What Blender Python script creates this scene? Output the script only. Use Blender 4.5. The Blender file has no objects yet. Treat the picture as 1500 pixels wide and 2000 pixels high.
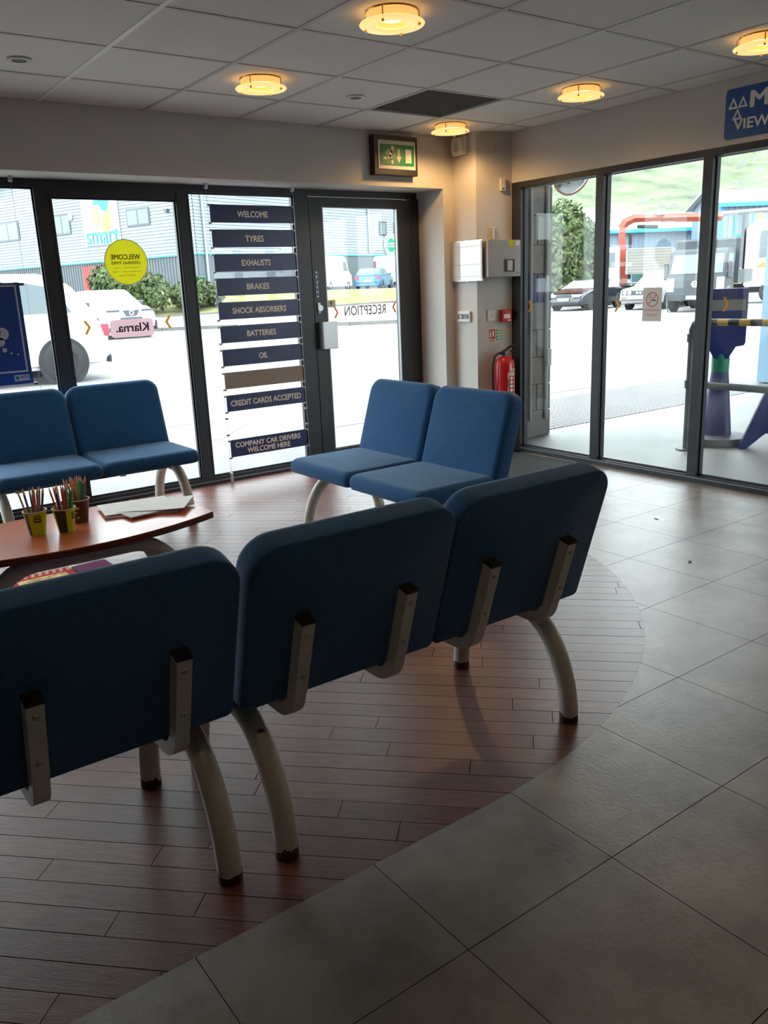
import bpy, bmesh, math, random
from mathutils import Vector, Matrix
import mathutils.geometry as mg

PI = math.pi
SC = bpy.context.scene
COL = SC.collection

# ------------------------------------------------------------------ camera
def setup_camera():
    yaw, pit, rol = math.radians(35.643), math.radians(15.105), math.radians(-2.393)
    fw = Vector((math.sin(yaw)*math.cos(pit), math.cos(yaw)*math.cos(pit), -math.sin(pit)))
    r0 = Vector((math.cos(yaw), -math.sin(yaw), 0)); u0 = r0.cross(fw)
    r = math.cos(rol)*r0 + math.sin(rol)*u0
    u = -math.sin(rol)*r0 + math.cos(rol)*u0
    cd = bpy.data.cameras.new('camera'); cd.sensor_fit = 'AUTO'; cd.sensor_width = 36.0
    cd.lens = 1621.04/2000*36.0; cd.clip_start = .05; cd.clip_end = 1500
    co = bpy.data.objects.new('camera', cd); COL.objects.link(co)
    m = Matrix(((r.x, u.x, -fw.x, 0), (r.y, u.y, -fw.y, 0), (r.z, u.z, -fw.z, 1.29), (0, 0, 0, 1)))
    co.matrix_world = m
    SC.camera = co
setup_camera()

# ------------------------------------------------------------------ world: even overcast sky
def setup_world():
    w = bpy.data.worlds.new('overcast_sky'); SC.world = w; w.use_nodes = True
    nt = w.node_tree; nt.nodes.clear()
    out = nt.nodes.new('ShaderNodeOutputWorld'); bg = nt.nodes.new('ShaderNodeBackground')
    bg.inputs[0].default_value = (0.86, 0.94, 1.0, 1); bg.inputs[1].default_value = 6.6
    nt.links.new(bg.outputs[0], out.inputs[0])
setup_world()
LAMP_W = 3.4
SC.view_settings.view_transform = 'Standard'
SC.view_settings.look = 'None'
SC.view_settings.exposure = 0.3
SC.view_settings.gamma = 1.0
SC.view_settings.use_curve_mapping = False
try:
    SC.cycles.use_denoising = True
    SC.cycles.max_bounces = 7
    SC.cycles.diffuse_bounces = 4
    SC.cycles.transparent_max_bounces = 16
    SC.cycles.glossy_bounces = 3
    SC.cycles.use_adaptive_sampling = True
    SC.cycles.adaptive_threshold = .03
    SC.cycles.sample_clamp_indirect = 8
except Exception:
    pass

# ------------------------------------------------------------------ materials
M = {}
def pm(name, col, rough=.5, metal=0., var=0., vs=8., bump=0., bs=60., spec=.5, sheen=0., rnd=0., coat=0., stretch=None, emit=None, es=0., tint=None):
    m = bpy.data.materials.new(name); m.use_nodes = True
    nt = m.node_tree; b = nt.nodes['Principled BSDF']
    b.inputs['Base Color'].default_value = (*col, 1)
    b.inputs['Roughness'].default_value = rough; b.inputs['Metallic'].default_value = metal
    b.inputs['Specular IOR Level'].default_value = spec
    if sheen:
        b.inputs['Sheen Weight'].default_value = sheen; b.inputs['Sheen Roughness'].default_value = .5
        b.inputs['Sheen Tint'].default_value = (.6, .75, .9, 1)
    if coat: b.inputs['Coat Weight'].default_value = coat; b.inputs['Coat Roughness'].default_value = .12
    if emit: b.inputs['Emission Color'].default_value = (*emit, 1); b.inputs['Emission Strength'].default_value = es
    tc = None
    def coord():
        nonlocal tc
        if tc is None:
            t = nt.nodes.new('ShaderNodeTexCoord'); tc = t.outputs['Object']
            if stretch:
                mp = nt.nodes.new('ShaderNodeMapping'); mp.inputs['Rotation'].default_value[2] = stretch[3] if len(stretch) > 3 else 0
                mp2 = nt.nodes.new('ShaderNodeMapping'); mp2.inputs['Scale'].default_value = stretch[:3]
                nt.links.new(tc, mp.inputs[0]); nt.links.new(mp.outputs[0], mp2.inputs[0]); tc = mp2.outputs[0]
        return tc
    colout = None
    if var:
        n = nt.nodes.new('ShaderNodeTexNoise'); n.inputs['Scale'].default_value = vs; n.inputs['Detail'].default_value = 6
        n.inputs['Roughness'].default_value = .62
        nt.links.new(coord(), n.inputs['Vector'])
        cr = nt.nodes.new('ShaderNodeValToRGB')
        c2 = tint or col
        cr.color_ramp.elements[0].position = .3; cr.color_ramp.elements[1].position = .7
        cr.color_ramp.elements[0].color = (*[max(0, c*(1-var)) for c in col], 1)
        cr.color_ramp.elements[1].color = (*[min(1, c*(1+var)) for c in c2], 1)
        nt.links.new(n.outputs['Fac'], cr.inputs[0]); colout = cr.outputs[0]
    if rnd:
        oi = nt.nodes.new('ShaderNodeObjectInfo')
        mr = nt.nodes.new('ShaderNodeMapRange'); mr.inputs[3].default_value = 1-rnd; mr.inputs[4].default_value = 1+rnd
        nt.links.new(oi.outputs['Random'], mr.inputs[0])
        hs = nt.nodes.new('ShaderNodeHueSaturation')
        if colout: nt.links.new(colout, hs.inputs['Color'])
        else: hs.inputs['Color'].default_value = (*col, 1)
        nt.links.new(mr.outputs[0], hs.inputs['Value']); colout = hs.outputs[0]
    if colout: nt.links.new(colout, b.inputs['Base Color'])
    if bump:
        n = nt.nodes.new('ShaderNodeTexNoise'); n.inputs['Scale'].default_value = bs; n.inputs['Detail'].default_value = 4
        nt.links.new(coord(), n.inputs['Vector'])
        bp = nt.nodes.new('ShaderNodeBump'); bp.inputs['Strength'].default_value = bump; bp.inputs['Distance'].default_value = .002
        nt.links.new(n.outputs['Fac'], bp.inputs['Height']); nt.links.new(bp.outputs[0], b.inputs['Normal'])
    M[name] = m
    return m

def glass(name, tint=(.95, .98, .97), ior=1.36, dirt=0.0):
    m = bpy.data.materials.new(name); m.use_nodes = True
    nt = m.node_tree; nt.nodes.clear()
    o = nt.nodes.new('ShaderNodeOutputMaterial'); mx = nt.nodes.new('ShaderNodeMixShader')
    t = nt.nodes.new('ShaderNodeBsdfTransparent'); t.inputs[0].default_value = (*tint, 1)
    g = nt.nodes.new('ShaderNodeBsdfGlossy'); g.inputs['Roughness'].default_value = 0.0
    lw = nt.nodes.new('ShaderNodeLayerWeight'); lw.inputs['Blend'].default_value = .5
    pw = nt.nodes.new('ShaderNodeMath'); pw.operation = 'POWER'; pw.inputs[1].default_value = 5.0
    f = nt.nodes.new('ShaderNodeMath'); f.operation = 'MULTIPLY_ADD'; f.inputs[1].default_value = .95; f.inputs[2].default_value = ((ior-1)/(ior+1))**2
    nt.links.new(lw.outputs['Facing'], pw.inputs[0]); nt.links.new(pw.outputs[0], f.inputs[0])
    nt.links.new(f.outputs[0], mx.inputs[0]); nt.links.new(t.outputs[0], mx.inputs[1]); nt.links.new(g.outputs[0], mx.inputs[2])
    last = mx
    if dirt:
        d = nt.nodes.new('ShaderNodeBsdfDiffuse'); d.inputs[0].default_value = (.7, .72, .72, 1)
        n = nt.nodes.new('ShaderNodeTexNoise'); n.inputs['Scale'].default_value = 3.0; n.inputs['Detail'].default_value = 4
        c = nt.nodes.new('ShaderNodeTexCoord'); nt.links.new(c.outputs['Object'], n.inputs['Vector'])
        mr = nt.nodes.new('ShaderNodeMapRange'); mr.inputs[1].default_value = .45; mr.inputs[2].default_value = .8; mr.inputs[3].default_value = 0; mr.inputs[4].default_value = dirt
        nt.links.new(n.outputs['Fac'], mr.inputs[0])
        m2 = nt.nodes.new('ShaderNodeMixShader'); nt.links.new(mr.outputs[0], m2.inputs[0])
        nt.links.new(mx.outputs[0], m2.inputs[1]); nt.links.new(d.outputs[0], m2.inputs[2]); last = m2
    nt.links.new(last.outputs[0], o.inputs[0])
    M[name] = m
    return m

def chipped_paint(name):
    """cream painted steel tube, paint worn away in ragged patches low on the tube (object z = height above floor)"""
    m = pm(name, (.64, .62, .55), rough=.32, var=.06, vs=14, coat=.2)
    nt = m.node_tree; b = nt.nodes['Principled BSDF']
    src = b.inputs['Base Color'].links[0].from_socket
    tc = nt.nodes.new('ShaderNodeTexCoord'); sp = nt.nodes.new('ShaderNodeSeparateXYZ'); nt.links.new(tc.outputs['Object'], sp.inputs[0])
    n = nt.nodes.new('ShaderNodeTexNoise'); n.inputs['Scale'].default_value = 30; n.inputs['Detail'].default_value = 5
    nt.links.new(tc.outputs['Object'], n.inputs['Vector'])
    ma = nt.nodes.new('ShaderNodeMath'); ma.operation = 'MULTIPLY_ADD'; ma.inputs[1].default_value = -.085; nt.links.new(n.outputs['Fac'], ma.inputs[0]); nt.links.new(sp.outputs['Z'], ma.inputs[2])
    lt = nt.nodes.new('ShaderNodeMath'); lt.operation = 'LESS_THAN'; lt.inputs[1].default_value = -.018; nt.links.new(ma.outputs[0], lt.inputs[0])
    n2 = nt.nodes.new('ShaderNodeTexNoise'); n2.inputs['Scale'].default_value = 22; n2.inputs['Detail'].default_value = 6; nt.links.new(tc.outputs['Object'], n2.inputs['Vector'])
    gt = nt.nodes.new('ShaderNodeMath'); gt.operation = 'GREATER_THAN'; gt.inputs[1].default_value = .755; nt.links.new(n2.outputs['Fac'], gt.inputs[0])
    mx = nt.nodes.new('ShaderNodeMath'); mx.operation = 'MAXIMUM'; nt.links.new(lt.outputs[0], mx.inputs[0]); nt.links.new(gt.outputs[0], mx.inputs[1])
    mix = nt.nodes.new('ShaderNodeMix'); mix.data_type = 'RGBA'
    nt.links.new(mx.outputs[0], mix.inputs[0]); nt.links.new(src, mix.inputs[6]); mix.inputs[7].default_value = (.07, .035, .02, 1)
    nt.links.new(mix.outputs[2], b.inputs['Base Color'])
    return m

pm('wall_paint', (.58, .552, .518), rough=.75, var=.03, vs=3, bump=.15, bs=180)
pm('reveal_paint', (.82, .82, .81), rough=.6, var=.02, vs=3)
pm('ceiling_tile', (.80, .775, .75), rough=.9, var=.07, vs=160, bump=.5, bs=220, rnd=.03)
pm('ceiling_rail', (.55, .53, .50), rough=.5)
pm('ceiling_rail_highlight', (.85, .84, .80), rough=.45)
pm('void_black', (.012, .012, .014), rough=.95)
pm('void_shade', (.045, .043, .042), rough=.9, var=.2, vs=20)
pm('floor_base', (.02, .018, .017), rough=.9)
pm('slate_tile', (.245, .205, .178), rough=.36, var=.30, vs=3.2, bump=.35, bs=70, rnd=.07, spec=.5, tint=(.275, .245, .22))
pm('wood_plank', (.165, .066, .05), rough=.33, var=.32, vs=9, bump=.25, bs=40, rnd=.18, stretch=(1.2, 14, 10, PI/4))
pm('mat_rib', (.035, .04, .045), rough=.85, var=.3, vs=60)
pm('frame_grey', (.019, .022, .028), rough=.42, var=.05, vs=20)
pm('frame_bead', (.28, .30, .32), rough=.35, metal=.4)
glass('window_glass', dirt=.10)
glass('door_glass')
pm('blue_fabric', (.020, .110, .280), rough=.92, var=.16, vs=90, bump=.45, bs=420, sheen=.5, spec=.2)
chipped_paint('chipped_paint')
def translucent(name, f=.5):
    """thin vinyl or paper on the glass: daylight from behind shines through it"""
    nt = M[name].node_tree; b = nt.nodes['Principled BSDF']; o = nt.nodes['Material Output']
    t = nt.nodes.new('ShaderNodeBsdfTranslucent'); t.inputs[0].default_value = b.inputs['Base Color'].default_value
    mx = nt.nodes.new('ShaderNodeMixShader'); mx.inputs[0].default_value = f
    nt.links.new(b.outputs[0], mx.inputs[1]); nt.links.new(t.outputs[0], mx.inputs[2]); nt.links.new(mx.outputs[0], o.inputs[0])
pm('bracket_paint', (.68, .66, .60), rough=.38, var=.05, vs=16)
pm('black_plastic', (.012, .012, .013), rough=.45)
pm('screw_metal', (.42, .40, .36), rough=.35, metal=.9)
pm('cherry_wood', (.58, .15, .048), rough=.3, var=.14, vs=6, stretch=(1.2, 16, 10), coat=.25)
pm('cherry_edge', (.10, .022, .012), rough=.4)
pm('grey_tube', (.42, .40, .385), rough=.36, var=.08, vs=14)
pm('lime', (.60, .72, .02), rough=.5)
pm('cup_dark', (.05, .045, .04), rough=.55)
pm('cup_brown', (.10, .045, .03), rough=.55, var=.15, vs=30)
pm('cup_rim', (.72, .70, .64), rough=.5)
pm('pencil_wood', (.78, .54, .33), rough=.7)
pm('paper_white', (.80, .80, .78), rough=.6)
pm('paper_grey', (.55, .55, .54), rough=.6)
pm('print_dark', (.03, .03, .035), rough=.6)
pm('sign_blue', (.006, .014, .115), rough=.35)
pm('sign_text', (.85, .83, .78), rough=.5)
pm('sign_brown', (.30, .235, .20), rough=.5)
pm('steel_wire', (.35, .35, .36), rough=.3, metal=.9)
pm('clamp_metal', (.22, .22, .22), rough=.35, metal=.8)
pm('poster_blue', (.012, .05, .25), rough=.35)
pm('poster_pale', (.42, .47, .56), rough=.5)
pm('sticker_yellow', (.72, .68, .01), rough=.5)
pm('sticker_olive', (.20, .19, .01), rough=.5)
pm('sticker_pink', (.86, .58, .64), rough=.5)
pm('sticker_orange', (.62, .26, .005), rough=.5)
pm('sticker_rust', (.50, .15, .05), rough=.5)
pm('sticker_grey', (.16, .15, .14), rough=.5)
pm('sticker_cream', (.62, .58, .48), rough=.5)
for k, f in (('sticker_yellow', .20), ('sticker_pink', .22), ('sticker_orange', .18), ('sticker_rust', .15), ('notice_paper', .12), ('sticker_cream', .12)):
    if k in M: translucent(k, f)
pm('exit_green', (.0, .20, .07), rough=.35)
pm('exit_pale', (.72, .76, .60), rough=.4)
pm('exit_panel', (.62, .60, .54), rough=.4)
pm('exit_frame', (.025, .022, .024), rough=.4)
pm('mot_blue', (.008, .085, .31), rough=.35)
pm('white_plastic', (.68, .67, .63), rough=.4)
pm('grille_dark', (.12, .11, .10), rough=.6)
pm('box_metal', (.36, .345, .33), rough=.45, metal=.25, var=.05, vs=10)
pm('alu', (.52, .53, .55), rough=.35, metal=.6)
pm('glossy_white', (.74, .75, .77), rough=.12, coat=.5)
pm('screen_dark', (.02, .022, .022), rough=.2)
pm('lcd_digit', (.45, .48, .44), rough=.3)
pm('fire_red', (.55, .008, .012), rough=.28, coat=.3)
pm('cream_label', (.68, .48, .25), rough=.5)
pm('black_rubber', (.012, .012, .012), rough=.6)
pm('pale_green', (.55, .62, .42), rough=.5)
pm('notice_paper', (.60, .56, .52), rough=.6); translucent('notice_paper', .2)
pm('red_print', (.50, .09, .07), rough=.6)
pm('lamp_ring', (.85, .62, .30), rough=.4, emit=(1.0, .66, .24), es=.85)
pm('lamp_bulb', (.9, .7, .4), rough=.4, emit=(1.0, .70, .30), es=3.0)
pm('lamp_gold', (.75, .45, .15), rough=.25, metal=.85)
pm('lamp_clear', (.75, .50, .25), rough=.2, emit=(1.0, .50, .14), es=.7)
for k in ('lamp_ring', 'lamp_bulb', 'lamp_clear'): M[k].cycles.emission_sampling = 'NONE'
# outside
pm('asphalt', (.20, .19, .18), rough=.9, var=.13, vs=.9, bump=.3, bs=30)
pm('bay_concrete', (.215, .215, .205), rough=.55, var=.16, vs=1.3)
pm('grate_metal', (.20, .205, .21), rough=.4, metal=.5)
pm('grate_base', (.12, .12, .12), rough=.8)
pm('paint_line', (.34, .31, .19), rough=.8)
pm('paint_line_white', (.68, .68, .66), rough=.8)
pm('kerb_stone', (.14, .13, .125), rough=.9, var=.15, vs=3)
pm('grass', (.115, .115, .035), rough=.95, var=.3, vs=1.2, tint=(.17, .17, .05))
pm('cladding_white', (.185, .215, .235), rough=.5)
pm('cladding_grey', (.085, .10, .11), rough=.5)
pm('trim_teal', (.02, .22, .30), rough=.4)
pm('trim_blue', (.03, .25, .50), rough=.4)
pm('brick_red', (.30, .05, .05), rough=.8, var=.2, vs=6)
pm('window_dark', (.05, .06, .07), rough=.2)
pm('pane_far', (.12, .155, .17), rough=.12)
pm('pipe_grey', (.25, .27, .28), rough=.5)
pm('bush_leaf', (.035, .062, .016), rough=.8, var=.5, vs=5, tint=(.07, .10, .03))
pm('bush_leaf_pale', (.08, .10, .03), rough=.8, var=.5, vs=4, tint=(.14, .16, .07))
pm('stem_brown', (.08, .055, .035), rough=.9)
pm('block_grey', (.155, .15, .14), rough=.9, var=.15, vs=12, bump=.4, bs=90, rnd=.05)
pm('block_blue', (.016, .028, .105), rough=.55, var=.1, vs=12, rnd=.04)
pm('mortar', (.09, .088, .082), rough=.95)
pm('mirror_face', (.75, .77, .78), rough=.04, metal=1.0)
pm('mirror_rim', (.40, .18, .12), rough=.5)
pm('bay_wall', (.62, .62, .60), rough=.85)
pm('stand_blue', (.010, .024, .145), rough=.4, var=.1, vs=9)
pm('stand_green', (.0, .20, .10), rough=.4)
pm('rail_grey', (.10, .11, .12), rough=.5)
pm('rail_yellow', (.55, .35, .02), rough=.5)
pm('post_blue', (.16, .27, .36), rough=.5)
pm('car_white', (.62, .63, .64), rough=.18, coat=.5)
pm('car_blue', (.012, .10, .25), rough=.2, coat=.5)
pm('maroon_reflection', (.10, .012, .022), rough=.12, coat=.8)
pm('car_dark', (.018, .022, .032), rough=.15, coat=.6)
pm('truck_grey', (.030, .035, .043), rough=.5, coat=.05)
pm('car_glass', (.035, .06, .07), rough=.04, coat=.6)
pm('tyre', (.02, .02, .021), rough=.8)
pm('rim', (.42, .43, .45), rough=.3, metal=.7)
pm('lamp_white', (.75, .78, .80), rough=.1, coat=.5)
pm('lamp_red', (.55, .02, .05), rough=.15, coat=.5)
pm('lamp_amber', (.75, .16, .02), rough=.2)
pm('plate_white', (.75, .75, .72), rough=.5)
pm('plate_yellow', (.62, .42, .05), rough=.5)
pm('crane_orange', (.30, .045, .02), rough=.35)
pm('board_beige', (.22, .21, .185), rough=.7, var=.1, vs=3)
pm('shed_blue', (.16, .21, .27), rough=.5)
pm('shed_roof', (.36, .37, .375), rough=.5)
pm('hill_grass', (.082, .100, .058), rough=1., var=.5, vs=.16, tint=(.11, .14, .07))
pm('rock_pale', (.22, .225, .21), rough=.95, var=.2, vs=.4)
pm('bin_green', (.02, .10, .09), rough=.5)
PENCIL = {'dark green': (.02, .10, .03), 'green': (.02, .26, .06), 'teal': (.0, .28, .22), 'orange': (.62, .13, .01), 'red': (.50, .02, .03),
          'pink': (.62, .05, .14), 'blue': (.03, .12, .42), 'navy': (.015, .025, .10), 'black': (.015, .014, .016), 'brown': (.16, .06, .03),
          'ochre': (.42, .26, .06), 'olive': (.13, .14, .03), 'purple': (.10, .03, .14), 'white': (.70, .70, .68), 'light blue': (.16, .36, .60), 'maroon': (.20, .02, .03), 'tan': (.40, .22, .10), 'mint': (.10, .36, .20), 'grey': (.16, .16, .15), 'dark orange': (.45, .07, .01), 'amber': (.62, .22, .01)}
for k, c in PENCIL.items(): pm('pencil_' + k.replace(' ', '_'), tuple(min(.8, v*1.45) for v in c), rough=.35)

# ------------------------------------------------------------------ helpers
def V(*a): return Vector(a)
class MB:
    """collects shapes in world (or local) coordinates, builds ONE mesh object"""
    def __init__(s): s.bm = bmesh.new()
    def poly(s, pts):
        vs = [s.bm.verts.new(p) for p in pts]
        try: return s.bm.faces.new(vs)
        except ValueError: return None
    def box(s, a, b, bev=0, seg=2, rot=None, piv=None):
        x0, y0, z0 = [min(p, q) for p, q in zip(a, b)]; x1, y1, z1 = [max(p, q) for p, q in zip(a, b)]
        vs = [s.bm.verts.new(p) for p in ((x0,y0,z0),(x1,y0,z0),(x1,y1,z0),(x0,y1,z0),(x0,y0,z1),(x1,y0,z1),(x1,y1,z1),(x0,y1,z1))]
        fs = [s.bm.faces.new([vs[i] for i in f]) for f in ((0,3,2,1),(4,5,6,7),(0,1,5,4),(1,2,6,5),(2,3,7,6),(3,0,4,7))]
        new = vs
        if bev:
            es = list({e for f in fs for e in f.edges})
            r = bmesh.ops.bevel(s.bm, geom=es, offset=bev, segments=seg, affect='EDGES', profile=.5)
            new = list({v for f in r['faces'] for v in f.verts} | {v for v in vs if v.is_valid})
        if rot is not None:
            p = Vector(piv if piv else ((x0+x1)/2, (y0+y1)/2, (z0+z1)/2))
            for v in new: v.co = rot @ (v.co - p) + p
        return s
    def obox(s, c, ax, ay, az, hx, hy, hz, bev=0):
        """oriented box: centre, unit axes, half sizes"""
        c = Vector(c); m = Matrix((ax, ay, az)).transposed()
        n0 = len(s.bm.verts)
        before = set(s.bm.verts)
        s.box((-hx, -hy, -hz), (hx, hy, hz), bev)
        for v in s.bm.verts:
            if v not in before: v.co = m @ v.co + c
        return s
    def prism(s, pts, off):
        """polygon (3D points) extruded by vector off"""
        off = Vector(off); a = [s.bm.verts.new(p) for p in pts]; b = [s.bm.verts.new(Vector(p) + off) for p in pts]
        n = len(pts)
        s.bm.faces.new(a[::-1]); s.bm.faces.new(b)
        for i in range(n): s.bm.faces.new((a[i], a[(i+1) % n], b[(i+1) % n], b[i]))
        return s
    def tube(s, path, r, n=12, cap=True, sq=False, up=None):
        path = [Vector(p) for p in path]; rings = []
        prev = None
        for i, p in enumerate(path):
            if i == 0: t = path[1] - p
            elif i == len(path)-1: t = p - path[i-1]
            else: t = (path[i+1] - p).normalized() + (p - path[i-1]).normalized()
            t.normalize()
            if prev is None:
                u = Vector(up) if up else (Vector((0, 0, 1)) if abs(t.z) < .9 else Vector((1, 0, 0)))
            else: u = prev
            u = (u - t*u.dot(t)).normalized(); w = t.cross(u); prev = u
            rr = r[i] if isinstance(r, (list, tuple)) else r
            if sq: ring = [p + u*a*rr + w*b*rr for a, b in ((1, 1), (-1, 1), (-1, -1), (1, -1))]
            else: ring = [p + (u*math.cos(2*PI*k/n) + w*math.sin(2*PI*k/n))*rr for k in range(n)]
            rings.append([s.bm.verts.new(q) for q in ring])
        n = len(rings[0])
        for a, b in zip(rings, rings[1:]):
            for k in range(n): s.bm.faces.new((a[k], a[(k+1) % n], b[(k+1) % n], b[k]))
        if cap: s.bm.faces.new(rings[0][::-1]); s.bm.faces.new(rings[-1])
        return s
    def lathe(s, c, prof, n=24, ax=(0, 0, 1), closed=False):
        """prof: list of (radius, height) about axis ax through c"""
        c = Vector(c); ax = Vector(ax).normalized(); u = (Vector((1, 0, 0)) if abs(ax.x) < .9 else Vector((0, 1, 0)))
        u = (u - ax*u.dot(ax)).normalized(); w = ax.cross(u); rings = []
        for r, h in prof:
            if r < 1e-6: rings.append([s.bm.verts.new(c + ax*h)])
            else: rings.append([s.bm.verts.new(c + ax*h + (u*math.cos(2*PI*k/n) + w*math.sin(2*PI*k/n))*r) for k in range(n)])
        pairs = list(zip(rings, rings[1:])) + ([(rings[-1], rings[0])] if closed else [])
        for a, b in pairs:
            for k in range(n):
                if len(a) == 1 and len(b) == 1: continue
                if len(a) == 1: s.bm.faces.new((a[0], b[(k+1) % n], b[k]))
                elif len(b) == 1: s.bm.faces.new((a[k], a[(k+1) % n], b[0]))
                else: s.bm.faces.new((a[k], a[(k+1) % n], b[(k+1) % n], b[k]))
        return s
    def build(s, name, mat, parent=None, smooth=False, label=None, wn=False):
        bm = s.bm
        inv = XF.get(parent.name) if parent else None
        if inv is not None: bm.transform(inv)
        bmesh.ops.recalc_face_normals(bm, faces=bm.faces)
        me = bpy.data.meshes.new(name); bm.to_mesh(me); bm.free()
        me.materials.append(M[mat] if isinstance(mat, str) else mat)
        if smooth:
            for p in me.polygons: p.use_smooth = True
            me.set_sharp_from_angle(angle=math.radians(smooth if smooth is not True else 40))
        o = bpy.data.objects.new(name, me); COL.objects.link(o)
        if parent:
            o.parent = parent; XF[o.name] = inv if inv is not None else Matrix()
        else: XF[o.name] = Matrix()
        if label: o['label'] = label
        return o
XF = {}   # object name -> matrix taking world coordinates into the mesh space of its children
def thing(name, loc, label, cat, group=None, rz=0.):
    o = bpy.data.objects.new(name, None); COL.objects.link(o)
    o.location = loc; o.rotation_euler = (0, 0, rz); o.empty_display_size = .05
    XF[o.name] = (Matrix.Translation(Vector(loc)) @ Matrix.Rotation(rz, 4, 'Z')).inverted()
    return tag(o, label, cat, group)
def local_thing(name, loc, label, cat, group=None, rz=0.):
    o = thing(name, loc, label, cat, group, rz); XF[o.name] = Matrix(); return o
def tag(o, label, cat, group=None, kind=None):
    o['label'] = label; o['category'] = cat
    if group: o['group'] = group
    if kind: o['kind'] = kind
    return o
def struct(o, label=None):
    o['kind'] = 'structure'
    if label: o['label'] = label
    return o
def box(name, a, b, mat, parent=None, bev=0, seg=2, label=None): return MB().box(a, b, bev, seg).build(name, mat, parent, label=label)
def copy_tree(o, parent=None):
    c = o.copy(); COL.objects.link(c); c.parent = parent
    if parent is not None: c.matrix_parent_inverse = o.matrix_parent_inverse.copy()
    for ch in [x for x in bpy.data.objects if x.parent == o]: copy_tree(ch, c)
    return c
def text_mesh(body, w=None, h=None, bold=.02, align='C'):
    cu = bpy.data.curves.new('lettering_curve', 'FONT'); cu.body = body; cu.size = 1; cu.offset = 0; cu.resolution_u = 3
    ob = bpy.data.objects.new('lettering_curve', cu); COL.objects.link(ob)
    dg = bpy.context.evaluated_depsgraph_get(); me = bpy.data.meshes.new_from_object(ob.evaluated_get(dg))
    bpy.data.objects.remove(ob); bpy.data.curves.remove(cu)
    xs = [v.co.x for v in me.vertices]; ys = [v.co.y for v in me.vertices]
    x0, x1, y0, y1 = min(xs), max(xs), min(ys), max(ys)
    if w is None: sx = sy = h/(y1-y0)
    elif h is None: sx = sy = w/(x1-x0)
    else: sx, sy = w/(x1-x0), h/(y1-y0)
    cx = (x0+x1)/2 if align == 'C' else x0
    for v in me.vertices: v.co = ((v.co.x-cx)*sx, (v.co.y-(y0+y1)/2)*sy, 0)
    if bold > .01:                       # heavier strokes: overlay slightly shifted copies of the letters
        bm = bmesh.new(); e = (bold-.006)
        for k, (dx, dy) in enumerate(((0, 0), (e, 0), (-e, 0), (0, e*.8), (0, -e*.8))):
            n0 = len(bm.verts); bm.from_mesh(me); bm.verts.ensure_lookup_table()
            for v in bm.verts[n0:]: v.co.x += dx*sx; v.co.y += dy*sy; v.co.z = k*.005*sy
        bm.to_mesh(me); bm.free()
    return me
def V(*a): return Vector(a)
def text(name, body, c, right, up, mat, parent, w=None, h=None, bold=.02, align='C'):
    me = text_mesh(body, w, h, bold, align); c = Vector(c); right = Vector(right); up = Vector(up)
    inv = XF[parent.name] if parent else Matrix()
    nrm = right.cross(up)
    if nrm.dot(c - V(0, 0, 1.29)) > 0: nrm = -nrm
    for v in me.vertices: v.co = inv @ (c + right*v.co.x + up*v.co.y + nrm*v.co.z)
    me.materials.append(M[mat]); me.name = name
    o = bpy.data.objects.new(name, me); COL.objects.link(o); o.parent = parent; XF[o.name] = inv
    return o
RX, UZ = V(1, 0, 0), V(0, 0, 1)
def plane_poly(c, right, up, pts): return [Vector(c) + Vector(right)*p[0] + Vector(up)*p[1] for p in pts]
def circ(n, r, cx=0, cy=0, a0=0, a1=2*PI, rz=None):
    full = abs(a1-a0-2*PI) < 1e-6; m = n if full else n+1
    return [(cx + r*math.cos(a0+(a1-a0)*i/n), cy + (rz or r)*math.sin(a0+(a1-a0)*i/n)) for i in range(m)]
def rrect(w, h, r, n=5):
    p = []
    for cx, cy, a in ((w/2-r, h/2-r, 0), (-w/2+r, h/2-r, PI/2), (-w/2+r, -h/2+r, PI), (w/2-r, -h/2+r, 1.5*PI)):
        p += [(cx + r*math.cos(a+PI/2*i/n), cy + r*math.sin(a+PI/2*i/n)) for i in range(n+1)]
    return p

# ================================================================== SETTING: floor
YB, XR, ZC = 5.05, 4.645, 2.34          # back wall face, right wall face, ceiling
def clip(poly, a, b, keep_left=True):
    """clip a 2D polygon by the line a->b"""
    out = []; n = len(poly)
    def sd(p): 
        d = (b[0]-a[0])*(p[1]-a[1]) - (b[1]-a[1])*(p[0]-a[0]); return d if keep_left else -d
    for i in range(n):
        p, q = poly[i], poly[(i+1) % n]; dp, dq = sd(p), sd(q)
        if dp >= 0: out.append(p)
        if (dp > 0 and dq < 0) or (dp < 0 and dq > 0):
            t = dp/(dp-dq); out.append((p[0]+(q[0]-p[0])*t, p[1]+(q[1]-p[1])*t))
    return out
def area(p): return .5*sum(p[i][0]*p[(i+1) % len(p)][1] - p[(i+1) % len(p)][0]*p[i][1] for i in range(len(p)))
# wood area: straight edge along y = 1.372, a quarter circle, then straight up to the window wall
WOOD = [(-1.3, 1.372)] + [(1.28 + 1.9*math.cos(a), 3.272 + 1.9*math.sin(a)) for a in [-PI/2 + PI/2*i/40 for i in range(41)]] + [(3.18, 5.345), (-1.3, 5.345)]

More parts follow.
